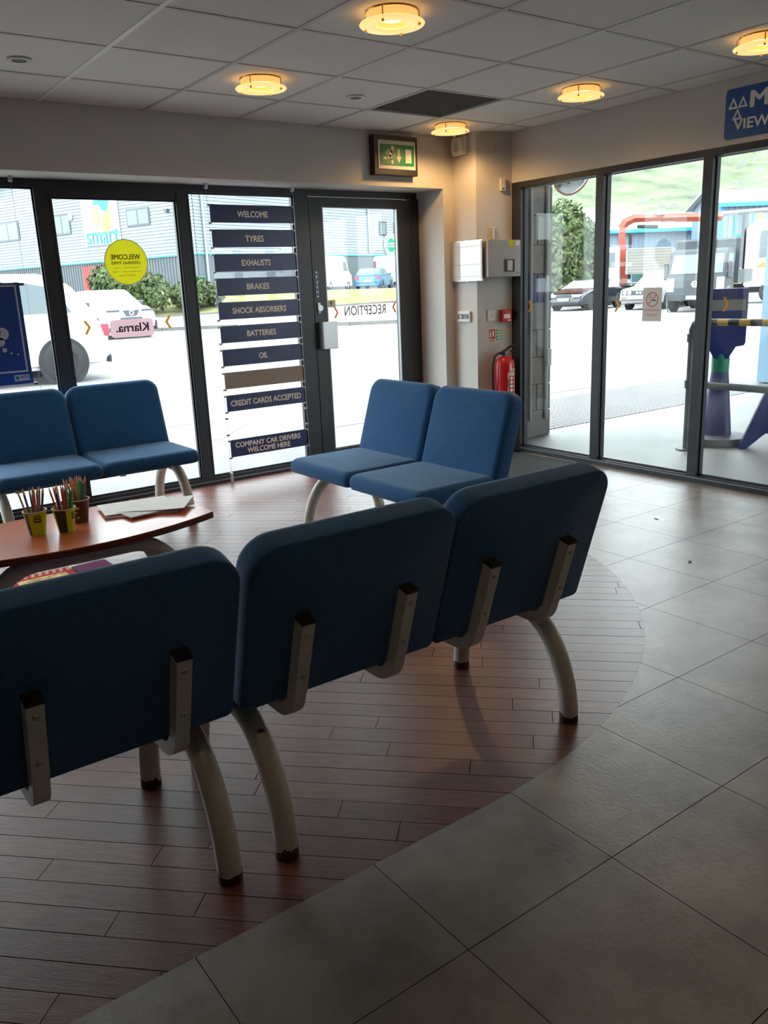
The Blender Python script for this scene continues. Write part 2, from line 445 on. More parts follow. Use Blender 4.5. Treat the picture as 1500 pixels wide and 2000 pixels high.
floor = struct(box('floor', (-5.0, -8.0, -.06), (4.72, 5.42, -.007), 'floor_base'))
MB().box((-5.0, -8.0, -.03), (4.645, -.285, 0)).build('rear_slab', 'slate_tile', floor); MB().box((-5.0, -.28, -.03), (-.425, 1.368, 0)).build('side_slab', 'slate_tile', floor); MB().box((-5.0, 1.376, -.03), (-1.305, 5.345, 0)).build('side_slab', 'slate_tile', floor)
rng = random.Random(4)
def wood_planks():
    n = 0; w = .074; c45 = math.sqrt(.5)
    d = V(c45, -c45, 0); q = V(c45, c45, 0)
    s = .30
    while s < 6.2:
        t = -5.2 + rng.random()*.9
        while t < 3.4:
            L = rng.choice((.92, .92, .92, .60))
            g = .0011
            pts = [(d*(a) + q*(b)) for a, b in ((t+g, s+g), (t+L-g, s+g), (t+L-g, s+w-g), (t+g, s+w-g))]
            poly = [(p.x, p.y) for p in pts]
            for i in range(len(WOOD)):
                if len(poly) < 3: break
                poly = clip(poly, WOOD[i], WOOD[(i+1) % len(WOOD)])
            if len(poly) >= 3 and abs(area(poly)) > .00004 and max(p[0] for p in poly) > -.25:
                # leave out what lies out of the picture far to the left
                mx = sum(p[0] for p in poly)/len(poly); my = sum(p[1] for p in poly)/len(poly)
                if mx > my*.165 - .95:
                    if area(poly) < 0: poly = poly[::-1]
                    z = rng.uniform(-.0006, 0)
                    MB().prism([(x, y, z-.005) for x, y in poly], (0, 0, .005)).build('plank', 'wood_plank', floor); n += 1
            t += L
        s += w
    return n
NPLANK = wood_planks()
MAT_POLYS = [(3.22, 3.92, 4.60, 4.66), (3.22, 4.66, 4.25, 5.33)]
def floor_tiles():
    n = 0; S = .4425; g = .0012
    for i in range(-5, 9):
        for j in range(-3, 11):
            x0, y0 = 1.3545 + S*i, 1.0436 + S*j
            P = [(x0+g, y0+g), (x0+S-g, y0+g), (x0+S-g, y0+S-g), (x0+g, y0+S-g)]
            for a, b in (((-.42, -1), (-.42, 9)), ((XR, 9), (XR, -1)), ((-5, 5.345), (5, 5.345)), ((5, -.28), (-5, -.28))):
                P = clip(P, a, b, keep_left=False)
                if len(P) < 3: break
            if len(P) < 3: continue
            pieces = []; rest = P
            for k in range(len(WOOD)):
                a, b = WOOD[k], WOOD[(k+1) % len(WOOD)]
                out = clip(rest, a, b, keep_left=False) if len(rest) >= 3 else []
                if len(out) >= 3 and abs(area(out)) > 1e-7: pieces.append(out)
                rest = clip(rest, a, b) if len(rest) >= 3 else []
            if not pieces or sum(abs(area(p)) for p in pieces) < .00005: continue
            if x0 > 3.1 and y0 > 4.25: continue           # under the entrance mat
            mb = MB(); bm = mb.bm
            for p in pieces:
                if area(p) < 0: p = p[::-1]
                mb.poly([(x, y, 0) for x, y in p])
            bmesh.ops.remove_doubles(bm, verts=bm.verts, dist=1e-5)
            bmesh.ops.dissolve_limit(bm, angle_limit=.01, verts=bm.verts, edges=bm.edges)
            r = bmesh.ops.extrude_face_region(bm, geom=list(bm.faces))
            for v in [e for e in r['geom'] if isinstance(e, bmesh.types.BMVert)]: v.co.z -= .005
            mb.build('floor_tile', 'slate_tile', floor); n += 1
    return n
NTILE = floor_tiles()
mat_ = thing('entrance_mat', (3.9, 4.5, -.007), 'dark grey ribbed entrance mat between the glass door and the side window', 'mat')
mb = MB()
for x0, y0, x1, y1 in MAT_POLYS: mb.box((x0, y0, -.007), (x1, y1, -.001))
mb.build('backing', 'black_rubber', mat_)
mb = MB(); k = 0
x = 3.23
while x < 4.595:
    y1 = 5.325 if x < 4.24 else 4.655
    mb.box((x, 3.925, -.002), (x+.017, y1, .006)); x += .028
ribs = mb.build('ribs', 'mat_rib', mat_); ribs['kind'] = 'stuff'

# ================================================================== SETTING: ceiling
ceiling = struct(box('ceiling', (-5.0, -8.0, ZC+.03), (4.645, 5.05, ZC+.10), 'void_black'))
GX = [1.432 + .595*k for k in range(-7, 6)] ; GY = [4.50 - .6*k for k in range(0, 13)]
xs = [x for x in GX if x > -.5] + [XR]; ys = sorted([y for y in GY if y > .2]) + [YB]
MB().box((-5.0, -8.0, ZC+.004), (XR, ys[0], ZC+.028)).build('ceiling_panel', 'ceiling_tile', ceiling); MB().box((-5.0, ys[0], ZC+.004), (xs[0], YB, ZC+.028)).build('ceiling_panel', 'ceiling_tile', ceiling)
tile_me = None
def hole(x0, y0): return abs(x0-3.217) < .05 and abs(y0-3.90) < .05
for i in range(len(xs)-1):
    for j in range(len(ys)-1):
        x0, x1, y0, y1 = xs[i], xs[i+1], ys[j], ys[j+1]
        g = .008
        if hole(x0, y0):
            box('void_shade', (x0+g, y0+g, ZC+.012), (x1-g, y1-g, ZC+.028), 'void_shade', ceiling, label='ceiling opening with its tile missing, its shade painted as a dark panel'); continue  # dark sheet closes the gap and gives the shade of the open void
        vis = y1 > 1.2 and x1 > .3
        o = MB().box((x0+g, y0+g, ZC+.004), (x1-g, y1-g, ZC+.028)).build('ceiling_tile', 'ceiling_tile', ceiling)
for x in xs[:-1]:
    m = 'ceiling_rail_highlight' if abs(x-1.432) < .01 else 'ceiling_rail'  # one rail gets a paler colour: its glossy highlight is painted in
    box('ceiling_rail', (x-.011, ys[0], ZC), (x+.011, YB, ZC+.012), m, ceiling)
for y in ys[:-1]:
    box('ceiling_rail', (xs[0], y-.011, ZC+.001), (XR, y+.011, ZC+.012), 'ceiling_rail', ceiling)

# ================================================================== SETTING: walls
wb = MB().box((-5.0, YB, 1.985), (4.80, 5.45, ZC+.10)).box((4.285, YB, -.007), (4.80, 5.45, 1.985)).box((-5.0, YB, -.007), (-1.33, 5.45, 1.985))
wall_back = struct(wb.build('wall_back', 'wall_paint'))
COLP = [(4.375, 5.05), (4.375, 4.785), (4.65, 4.69), (4.80, 4.69), (4.80, 5.05)]
col = struct(MB().prism([(x, y, -.007) for x, y in COLP], (0, 0, ZC+.02)).build('wall_corner_pier', 'wall_paint'))
wr = MB().box((XR, -8.0, 1.995), (4.80, 4.69, ZC+.10)).box((XR, -8.0, -.007), (4.80, .55, 1.995))
wall_right = struct(wr.build('wall_right', 'wall_paint'))
wall_left = struct(box('wall_left', (-5.1, -8.0, -.007), (-5.0, 5.45, ZC+.10), 'wall_paint'))
wall_rear = struct(box('wall_rear', (-5.1, -8.1, -.007), (4.80, -8.0, ZC+.10), 'wall_paint'))

# ---- back window wall
trim1 = struct(MB().box((-1.33, 5.35, 0), (3.17, 5.42, .047)).box((-1.33, 5.35, 1.94), (4.27, 5.42, 1.985)).build('trim_1', 'frame_grey'))
MULL = [(-1.33, -1.24), (-.415, -.325), (.50, .59), (1.42, 1.515), (2.295, 2.383), (3.17, 3.283), (4.205, 4.285)]
for a, b in MULL:
    o = box('mullion', (a, 5.35, .047 if b < 3.2 else 0), (b, 5.42, 1.94), 'frame_grey', trim1)
    if b < 3.2:
        for xx in (a+.008, b-.008): box('bead', (xx-.003, 5.346, .05), (xx+.003, 5.352, 1.93), 'frame_grey', o)
box('sill_bead', (-1.24, 5.342, .018), (3.17, 5.352, .024), 'frame_bead', trim1)
for k, (a, b) in enumerate([(-1.24, -.415), (-.325, .50), (.59, 1.42), (1.515, 2.295), (2.383, 3.17)]):
    top = 1.89 if k == 3 else 1.94
    w = struct(box('window_%d' % (k+1), (a, 5.383, .047), (b, 5.391, top), 'window_glass'))
    bd = MB()
    bd.box((a, 5.370, .047), (b, 5.382, .062)); bd.box((a, 5.370, top-.012), (b, 5.382, top))
    bd.box((a, 5.370, .06), (a+.010, 5.382, top-.012)); bd.box((b-.010, 5.370, .06), (b, 5.382, top-.012))
    bd.build('glazing_bead', 'frame_grey', w)
    if k == 3: box('sash_rail', (a, 5.352, 1.89), (b, 5.41, 1.94), 'frame_grey', w)
# ---- glass door
door = bpy.data.objects.new('door_1', None); COL.objects.link(door); door.location = (3.74, 5.38, 0); XF['door_1'] = Matrix.Translation((-3.74, -5.38, 0))
door['kind'] = 'structure'; door['label'] = 'dark grey framed glass entrance door'
box('stile', (3.288, 5.347, .012), (3.397, 5.40, 1.934), 'frame_grey', door)
box('stile', (4.078, 5.347, .012), (4.20, 5.40, 1.934), 'frame_grey', door)
box('top_rail', (3.397, 5.347, 1.866), (4.078, 5.40, 1.934), 'frame_grey', door)
box('bottom_rail', (3.397, 5.347, .012), (4.078, 5.40, .10), 'frame_grey', door)
box('pane', (3.397, 5.370, .10), (4.078, 5.378, 1.866), 'door_glass', door)
bd = MB().box((3.397, 5.349, .10), (3.405, 5.368, 1.866)).box((4.068, 5.349, .10), (4.078, 5.368, 1.866)).box((3.405, 5.349, .10), (4.068, 5.368, .112))
bd.build('glazing_bead', 'frame_bead', door)
hd = box('door_handle', (3.312, 5.285, .868), (3.438, 5.347, 1.066), 'alu', door, bev=.004, label='square brushed metal handle cover')
lk = MB().lathe((3.33, 5.347, 1.165), [(0, -.016), (.022, -.016), (.022, 0)], 16, (0, 1, 0)).box((3.308, 5.337, 1.125), (3.336, 5.347, 1.205), .004).build('lock', 'alu', door, smooth=True)
pp = box('push_plate', (3.303, 5.344, 1.235), (3.333, 5.347, 1.43), 'sign_blue', door)
for i, ch in enumerate('PUSH'): text('lettering', ch, (3.318, 5.3432, 1.385-.035*i), RX, UZ, 'sign_text', pp, h=.02)
for zz in (1.418, 1.248): MB().prism([(3.318+x, 5.3435, zz+y) for x, y in circ(12, .007)], (0, .0004, 0)).build('emblem', 'sign_text', pp)
box('closer_label', (4.125, 5.3465, 1.925), (4.175, 5.348, 1.933), 'frame_bead', door)
box('threshold', (3.283, 5.34, 0), (4.205, 5.42, .010), 'alu', door)

# ---- right window wall
trim2 = struct(MB().box((XR, .55, 0), (4.72, 4.69, .045)).box((XR, .55, 1.955), (4.72, 4.69, 1.995)).build('trim_2', 'frame_grey'))
for a, b in ((4.60, 4.69), (3.842, 3.905), (3.043, 3.106), (2.244, 2.307), (1.445, 1.508), (.55, .61)):
    o = box('mullion', (XR, a, .045), (4.725, b, 1.955), 'frame_grey', trim2)
box('head_bead', (4.668, .61, 1.943), (4.682, 4.60, 1.951), 'frame_bead', trim2)
box('sill_bead', (XR-.004, .61, .030), (XR+.004, 4.60, .036), 'frame_bead', trim2)
for k, (a, b) in enumerate(((3.905, 4.60), (3.106, 3.842), (2.307, 3.043), (1.508, 2.244), (.61, 1.445))):
    w = struct(box('window_%d' % (k+6), (4.690, a, .045), (4.698, b, 1.955), 'window_glass'))
    MB().box((4.676, a, .045), (4.690, b, .058)).box((4.676, a, .058), (4.690, a+.009, 1.943)).box((4.676, b-.009, .058), (4.690, b, 1.943)).build('glazing_bead', 'frame_grey', w)

# ================================================================== SETTING: workshop bay beyond the side window
bay_floor = struct(box('floor_bay', (4.72, -6.0, -.06), (14.6, 5.10, 0), 'bay_concrete'))
struct(MB().box((4.80, -6.0, 4.5), (14.6, 5.4, 4.6)).build('ceiling_bay', 'bay_wall'))
struct(MB().box((14.5, -6.0, 0), (14.6, 5.4, 4.5)).build('wall_bay_far', 'bay_wall'))
struct(MB().box((4.80, -6.1, 0), (5.4, -6.0, 4.5)).box((13.6, -6.1, 0), (14.6, -6.0, 4.5)).box((5.4, -6.1, 4.0), (13.6, -6.0, 4.5)).build('wall_bay_rear', 'bay_wall'))  # unseen opening in the rear wall, added so daylight reaches the pier face
struct(MB().box((9.85, 5.10, 0), (14.6, 5.35, 4.5)).box((5.36, 5.10, 4.0), (9.85, 5.35, 4.5)).box((4.80, -6.0, ZC+.1), (4.85, 4.95, 4.5)).build('wall_bay_front', 'bay_wall'))
pier = struct(box('wall_bay_pier', (4.806, 4.962, 0), (5.352, 5.34, 4.5), 'mortar'))
z = 0.; k = 0
while z < 4.3:
    m = 'block_blue' if abs(z-1.125) < .01 else 'block_grey'
    cut = 5.07 if k % 2 == 0 else None
    segs = [(4.80, 5.19), (5.20, 5.36)] if k % 2 else [(4.80, 4.93), (4.94, 5.36)]
    for a, b in segs: box('block', (a, 4.95, z+.004), (b, 5.35, z+.221), m, pier, bev=.003, seg=1)
    z += .225; k += 1
for xx, r in ((5.10, .012), (5.285, .016)):
    MB().tube([(xx, 4.93, .15), (xx, 4.93, 3.2)], r, 10).build('conduit', 'pipe_grey', pier, smooth=True)
box('junction_box', (5.268, 4.90, .60), (5.318, 4.945, .74), 'pipe_grey', pier, bev=.004)
gr = thing('threshold_grating', (7.5, 5.8, 0), 'ribbed metal drainage grating across the workshop entrance', 'grating')
box('tray', (5.38, 5.10, -.05), (9.55, 6.52, -.006), 'grate_base', gr)
mb = MB(); x = 5.40
while x < 9.52:
    mb.box((x, 5.11, -.008), (x+.024, 6.50, .004)); x += .055
g = mb.build('bars', 'grate_metal', gr); g['kind'] = 'stuff'
jp = MB().box((9.66, 5.36, 0), (9.86, 5.56, 4.5)).build('trim_3', 'post_blue'); struct(jp)

# ================================================================== BENCHES
def cushion(mb, outline, axis_o, right, up, nrm, layers, cen):
    """rounded slab: outline (2D) stacked along nrm; layers = (depth, inset)"""
    hw = max(abs(p[0]-cen[0]) for p in outline); hh = max(abs(p[1]-cen[1]) for p in outline)
    rings = []
    for d, ins in layers:
        ring = [axis_o + right*(cen[0]+(p[0]-cen[0])*(1-ins/hw)) + up*(cen[1]+(p[1]-cen[1])*(1-ins/hh)) + nrm*d for p in outline]
        rings.append([mb.bm.verts.new(v) for v in ring])
    n = len(outline)
    for a, b in zip(rings, rings[1:]):
        for k in range(n): mb.bm.faces.new((a[k], a[(k+1) % n], b[(k+1) % n], b[k]))
    for ring, sgn in ((rings[0], -1), (rings[-1], 1)):
        c = mb.bm.verts.new(sum((v.co for v in ring), Vector())/n + nrm*(.008*sgn if sgn > 0 else 0))
        for k in range(n): mb.bm.faces.new((ring[k], ring[(k+1) % n], c))
def outline_rr(w, h, rt, rb, n=8):
    p = []
    for cx, cy, r, a in ((w/2-rt, h-rt, rt, 0), (-w/2+rt, h-rt, rt, PI/2), (-w/2+rb, rb, rb, PI), (w/2-rb, rb, rb, 1.5*PI)):
        p += [(cx + r*math.cos(a+PI/2*i/n), cy + r*math.sin(a+PI/2*i/n)) for i in range(n+1)]
    return p
SW = .5575
def make_bench(loc, rz, label):
    t = local_thing('bench_seat', loc, label, 'bench', 'blue upholstered two-seat waiting benches', rz)
    th = math.atan(.305)
    up = V(0, -math.sin(th), math.cos(th)); nrm = V(0, math.cos(th), math.sin(th)); rt = V(1, 0, 0)
    for k in range(2):
        cx = SW*(k+.5)
        # backrest: back face starts at v=.03, z=.383 and leans backwards
        mb = MB(); ol = outline_rr(SW-.004, .425, .072, .016, 8)
        lay = [(0, .005), (.002, .0012), (.006, 0), (.030, 0)] + [(.088-.034+.034*math.sin(a), .034*(1-math.cos(a))) for a in [PI/2*i/6 for i in range(7)]]
        cushion(mb, ol, V(cx, .03, .383), rt, up, nrm, lay, (0, .21))
        # dome the crest a little
        bo = mb.build('backrest', 'blue_fabric', t, smooth=60)
        mb = MB(); ol = rrect(SW-.004, .47, .035, 5)
        lay = [(0, .02), (.006, .006), (.02, 0)] + [(.078-.038+.038*math.sin(a), .036*(1-math.cos(a))) for a in [PI/2*i/6 for i in range(7)]]
        cushion(mb, ol, V(cx, .315, .360), rt, V(0, 1, 0), V(0, 0, 1), lay, (0, 0))
        mb.build('seat', 'blue_fabric', t, smooth=60)
        for dx in (-.143, .143):
            bx = cx + dx
            def vb(z): return .03 - (z-.383)*.305
            pts = [(bx, vb(.598)-.017, .598), (bx, vb(.43)-.017, .43)]
            # bend under the seat
            c0 = V(bx, .075, .405); R0 = .062
            for i in range(8):
                a = PI + math.radians(8) + (PI/2-math.radians(8))*i/7
                pts.append((bx, c0.y + R0*1.02*math.cos(a), c0.z + R0*math.sin(a)))
            pts.append((bx, .42, .343))
            br = MB().tube(pts, .0165*1.0, sq=True, up=(1, 0, 0)).build('back_bracket', 'bracket_paint', t, smooth=30)
            MB().obox((bx, vb(.600)-.017, .600), V(1, 0, 0), nrm, up, .0170, .0170, .004).build('end_cap', 'black_plastic', br)
            for zz in (.565, .455):
                MB().lathe((bx, vb(zz)-.034, zz), [(0, .003), (.0055, .003), (.0075, 0)], 10, -nrm).build('screw', 'screw_metal', br, smooth=True)
    for lx in (.073, 2*SW-.060):
        pts = [(lx, .20-.20*math.cos(a), .315*math.sin(a)) for a in [PI/2*i/12 for i in range(13)]]
        pts += [(lx, .29+.20*math.sin(a), .315*math.cos(a)) for a in [PI/2*i/12 for i in range(13)]]
        MB().tube(pts, .0285, 18).build('leg_arch', 'chipped_paint', t, smooth=50)
    MB().box((.073, .225, .300), (2*SW-.06, .265, .335)).build('beam', 'black_plastic', t)
    return t
b1 = make_bench((.700, 1.530, 0), 0, 'blue two-seat bench seen from behind, nearest the curved floor edge')
def bench_copy(loc, rz, label):
    c = copy_tree(b1); c.location = loc; c.rotation_euler = (0, 0, rz); c['label'] = label; return c
bench_copy((-.425, 1.540, 0), 0, 'blue bench seen from behind, cut off by the left edge of the picture')
bench_copy((2.672, 2.700, 0), PI/2, 'blue two-seat bench facing left in front of the glass door')
bench_copy((1.905, 4.985, 0), PI, 'blue two-seat bench standing against the window wall behind the coffee table')

# ================================================================== COFFEE TABLE
TZ = .40
tb = thing('coffee_table', (.86, 3.39, 0), 'low cherry wood coffee table with bowed sides on a grey tube frame', 'table')
def table_outline():
    p = []
    cx, cy = .86, 3.385
    for i in range(25):
        u = -1 + 2*i/24; p.append((cx + .545*u, cy - (.305 - .13*u*u)))
    for i in range(25):
        u = 1 - 2*i/24; p.append((cx + .545*u, cy + (.305 - .13*u*u)))
    return p
to = table_outline()
MB().prism([(x, y, TZ-.004) for x, y in to], (0, 0, .004)).build('table_top', 'cherry_wood', tb)
MB().prism([(x, y, TZ-.028) for x, y in to], (0, 0, .024)).build('edge_band', 'cherry_edge', tb)
for yy in (3.20, 3.52):
    x0, x1 = .43, 1.27
    pts = [(x0+.235-.235*math.cos(a), yy, .335*math.sin(a)) for a in [PI/2*i/12 for i in range(13)]]
    pts += [(x1-.235+.235*math.sin(a), yy, .335*math.cos(a)) for a in [PI/2*i/12 for i in range(13)]]
    MB().tube(pts, .032, 16).build('leg_arch', 'grey_tube', tb, smooth=50)
for xx in (.70, .98): MB().box((xx, 3.17, TZ-.036), (xx+.04, 3.55, TZ-.028)).build('cross_bar', 'grey_tube', tb)

# ---- cups and pencils
def cup(c, kind, label, rot):
    t = thing('paper_cup', (*c, TZ), label, 'cup', 'paper cups of pencils on the coffee table')
    x, y = c; h = .098
    prof = [(0, .004), (.0295, .004), (.0435, h), (.0420, h), (.0280, .007), (0, .007)]
    MB().lathe((x, y, TZ), [(0, 0), (.030, 0), (.044, h), (.0425, h), (.0285, .004), (0, .004)], 32).build('cup_body', 'cup_brown' if kind == 'brown' else 'lime', t, smooth=50)
    MB().tube([(x+.0445*math.cos(a), y+.0445*math.sin(a), TZ+h) for a in [2*PI*i/32 for i in range(33)]], .0022, 6).build('rim', 'cup_rim', t, smooth=True)
    if kind != 'brown':
        for a0, a1 in ((rot, rot+1.05), (rot+PI, rot+PI+1.05)):
            mb = MB()
            for i in range(8):
                a, b = a0+(a1-a0)*i/8, a0+(a1-a0)*(i+1)/8
                q = []
                for (ang, zz) in ((a, .003), (b, .003), (b, h-.003), (a, h-.003)):
                    r = .0305 + .014*zz/h; q.append((x+r*math.cos(ang), y+r*math.sin(ang), TZ+zz))
                mb.poly(q)
            mb.build('dark_panel', 'cup_dark', t)
        mb = MB(); a0 = rot + 1.62
        for i in range(4):
            a, b = a0+.62*i/4, a0+.62*(i+1)/4
            mb.poly([(x+(.0308+.014*zz/h)*math.cos(g), y+(.0308+.014*zz/h)*math.sin(g), TZ+zz) for g, zz in ((a, .056), (b, .056), (b, .084), (a, .084))])
        lg = mb.build('logo_patch', 'cup_dark', t)
        mb = MB()
        for zz in (.063, .074):
            for i in range(4):
                a, b = a0+.1+.42*i/4, a0+.1+.42*(i+.8)/4
                mb.poly([(x+(.0312+.014*q/h)*math.cos(g), y+(.0312+.014*q/h)*math.sin(g), TZ+q) for g, q in ((a, zz), (b, zz), (b, zz+.006), (a, zz+.006))])
        mb.build('logo_print', 'lime', lg)
    else:
        mb = MB()
        for (a0, wdt, zz, hh) in ((-2.55, .7, .062, .010), (-2.45, .35, .045, .006), (-2.2, .3, .022, .008)):
            for i in range(5):
                a, b = a0+wdt*i/5, a0+wdt*(i+.8)/5
                mb.poly([(x+(.0308+.014*q/h)*math.cos(g), y+(.0308+.014*q/h)*math.sin(g), TZ+q) for g, q in ((a, zz), (b, zz), (b, zz+hh), (a, zz+hh))])
        mb.build('print', 'cup_rim', t)
    return t
CUPS = [((.732, 3.385), 'lime', 'lime green paper cup holding pencils, leftmost on the coffee table', -3.55, 'leftmost lime cup',
         ['ochre', 'brown', 'navy', 'blue', 'teal', 'green', 'dark green', 'tan', 'olive', 'mint', 'pink', 'red', 'black', 'purple', 'maroon', 'grey']),
        ((.833, 3.343), 'lime', 'lime and black paper cup holding pencils, in front of the brown cup', -2.75, 'lime and black cup',
         ['orange', 'pink', 'blue', 'white', 'light blue', 'red', 'black', 'navy', 'grey', 'dark orange', 'brown', 'dark green', 'olive', 'green', 'maroon', 'purple']),
        ((.922, 3.455), 'brown', 'brown paper cup holding pencils, rearmost on the coffee table', 0, 'brown cup',
         ['ochre', 'olive', 'tan', 'orange', 'red', 'dark orange', 'amber', 'maroon', 'green', 'mint', 'teal', 'grey', 'dark green', 'brown', 'black', 'navy'])]
PENCIL_ME = {}
def pencil_proto(colour):
    if colour in PENCIL_ME: return PENCIL_ME[colour]
    L = .185; r = .0036
    def mk(nm, mb, mat):
        bmesh.ops.recalc_face_normals(mb.bm, faces=mb.bm.faces); me = bpy.data.meshes.new(nm); mb.bm.to_mesh(me); mb.bm.free(); me.materials.append(M[mat]); return me
    cm = 'pencil_' + colour.replace(' ', '_')
    PENCIL_ME[colour] = (mk('barrel', MB().lathe((0, 0, 0), [(0, 0), (r, 0), (r, L-.022), (0, L-.022)], 6), cm),
                         mk('sharpened_wood', MB().lathe((0, 0, 0), [(r, L-.022), (.0016, L-.005)], 6), 'pencil_wood'),
                         mk('lead', MB().lathe((0, 0, 0), [(.0016, L-.005), (0, L)], 6), cm))
    return PENCIL_ME[colour]
rng = random.Random(11)
for ci, (c, kind, lab, rot, where, cols) in enumerate(CUPS):
    cup(c, kind, lab, rot)
    # pencils fan out from the cup: sunflower spots at the mouth, the same spots drawn together at the base, so none cross
    right = V(.815, -.58, 0); away = V(.58, .815, 0); n = 14
    spots = [(.0352*math.sqrt((k+.5)/n)*math.cos(k*2.39996+ci), .0352*math.sqrt((k+.5)/n)*math.sin(k*2.39996+ci)) for k in range(n)]
    spots.sort()
    for (su, sv), colour in zip(spots, cols):
        off = right*su + away*sv
        bp = V(*c, TZ+.0085) + off*.46; tip = V(*c, TZ+.098) + off*1.0
        lean = (tip-bp).normalized()
        q = V(0, 0, 1).rotation_difference(lean)
        t = bpy.data.objects.new('coloured_pencil', None); COL.objects.link(t); t.empty_display_size = .02
        t.location = bp; t.rotation_mode = 'QUATERNION'; t.rotation_quaternion = q
        tag(t, '%s pencil standing in the %s' % (colour, where), 'pencil', 'pencils in the %s' % where)
        for nm, me in zip(('barrel', 'sharpened_wood', 'lead'), pencil_proto(colour)):
            o = bpy.data.objects.new(nm, me); COL.objects.link(o); o.parent = t
# ---- papers on the table
def sheet(name, corners, z, th, mat, label, cat, bend=0., edge=None):
    t = thing(name, (*corners[0], z), label, cat, 'papers and booklets on the coffee table')
    mb = MB(); n = 8; a, b, c, d = [Vector((*p, 0)) for p in corners]
    top = [[None]*(n+1) for _ in range(n+1)]; bot = [[None]*(n+1) for _ in range(n+1)]
    for i in range(n+1):
        for j in range(n+1):
            u, v = i/n, j/n
            p = a*(1-u)*(1-v) + b*u*(1-v) + c*u*v + d*(1-u)*v
            zz = z + bend*(u**3)*(.5+.5*v)
            bot[i][j] = mb.bm.verts.new((p.x, p.y, zz)); top[i][j] = mb.bm.verts.new((p.x, p.y, zz+th))
    for i in range(n):
        for j in range(n):
            mb.bm.faces.new((top[i][j], top[i+1][j], top[i+1][j+1], top[i][j+1])); mb.bm.faces.new((bot[i][j], bot[i][j+1], bot[i+1][j+1], bot[i+1][j]))
    for k in range(n):
        mb.bm.faces.new((top[k][0], bot[k][0], bot[k+1][0], top[k+1][0])); mb.bm.faces.new((top[k][n], top[k+1][n], bot[k+1][n], bot[k][n]))
        mb.bm.faces.new((top[0][k], top[0][k+1], bot[0][k+1], bot[0][k])); mb.bm.faces.new((top[n][k], bot[n][k], bot[n][k+1], top[n][k+1]))
    mb.build('pages', mat, t)
    return t
def rot_rect(cx, cy, w, h, a):
    ca, sa = math.cos(a), math.sin(a)
    return [(cx + x*ca - y*sa, cy + x*sa + y*ca) for x, y in ((-w/2, -h/2), (w/2, -h/2), (w/2, h/2), (-w/2, h/2))]
def booklet(cx, cy, a, z, th, label):
    t = sheet('booklet', rot_rect(cx, cy, .297, .20, a), z, th-.001, 'paper_white', label, 'booklet')
    r = rot_rect(cx, cy, .300, .203, a)
    MB().prism([(*p, z+th-.001) for p in r], (0, 0, .001)).build('cover', 'paper_grey', t)
    return t
booklet(1.185, 3.455, -.35, TZ, .008, 'grey covered booklet at the bottom of the pile of papers on the table')
booklet(1.225, 3.435, .12, TZ+.0082, .006, 'thin white booklet lying across the grey booklet on the table')
sheet('paper_sheet', rot_rect(1.175, 3.50, .297, .21, -.15), TZ+.0144, .0008, 'paper_white', 'loose white sheet at the back of the pile of papers', 'paper', bend=.0004)
sheet('paper_sheet', rot_rect(1.245, 3.44, .29, .205, -.62), TZ+.0158, .0008, 'paper_white', 'topmost loose white sheet curling up on the pile of papers', 'paper', bend=.012)
# ---- books on the floor under the table
def childs_book(name, cx, cy, w, h, a, th, mats, label):
    t = thing(name, (cx, cy, 0), label, 'book', 'children\'s books on the floor')
    r = rot_rect(cx, cy, w, h, a)
    MB().prism([(*p, .002) for p in rot_rect(cx, cy, w-.01, h-.01, a)], (0, 0, th-.004)).build('pages', 'paper_white', t)
    cv = MB().prism([(*p, 0) for p in r], (0, 0, .002)).prism([(*p, th-.002) for p in r], (0, 0, .002)).build('cover', mats[0], t)
    if len(mats) > 1:
        mb = MB(); ca, sa = math.cos(a), math.sin(a)
        for k in range(9):
            x = -w/2 + w*(k+.25)/9
            q = [(x, h*.28), (x+.016, h*.28), (x+.028, h*.48), (x+.012, h*.48)]
            mb.poly([(cx+px*ca-py*sa, cy+px*sa+py*ca, th+.0005) for px, py in q])
        mb.build('stripes', mats[1], cv)
        mb = MB(); q = [(-w*.38, -h*.30), (w*.38, -h*.30), (w*.38, h*.18), (-w*.38, h*.18)]
        mb.poly([(cx+px*ca-py*sa, cy+px*sa+py*ca, th+.0005) for px, py in q]); mb.build('cover_picture', mats[2], cv)
    return t
pm('book_red', (.42, .02, .02), rough=.85, spec=.2); pm('book_cream', (.62, .36, .20), rough=.85, spec=.2); pm('book_orange', (.55, .17, .04), rough=.85, spec=.2, var=.6, vs=24, tint=(.6, .45, .2)); pm('book_purple', (.14, .015, .09), rough=.85, spec=.2)
childs_book('picture_book', .86, 4.00, .30, .23, .02, .016, ('book_red', 'book_cream', 'book_orange'), 'red and orange picture book lying on the floor under the table')
childs_book('picture_book', 1.108, 4.06, .17, .13, .05, .010, ('book_purple',), 'purple book poking out from behind the red and orange picture book')

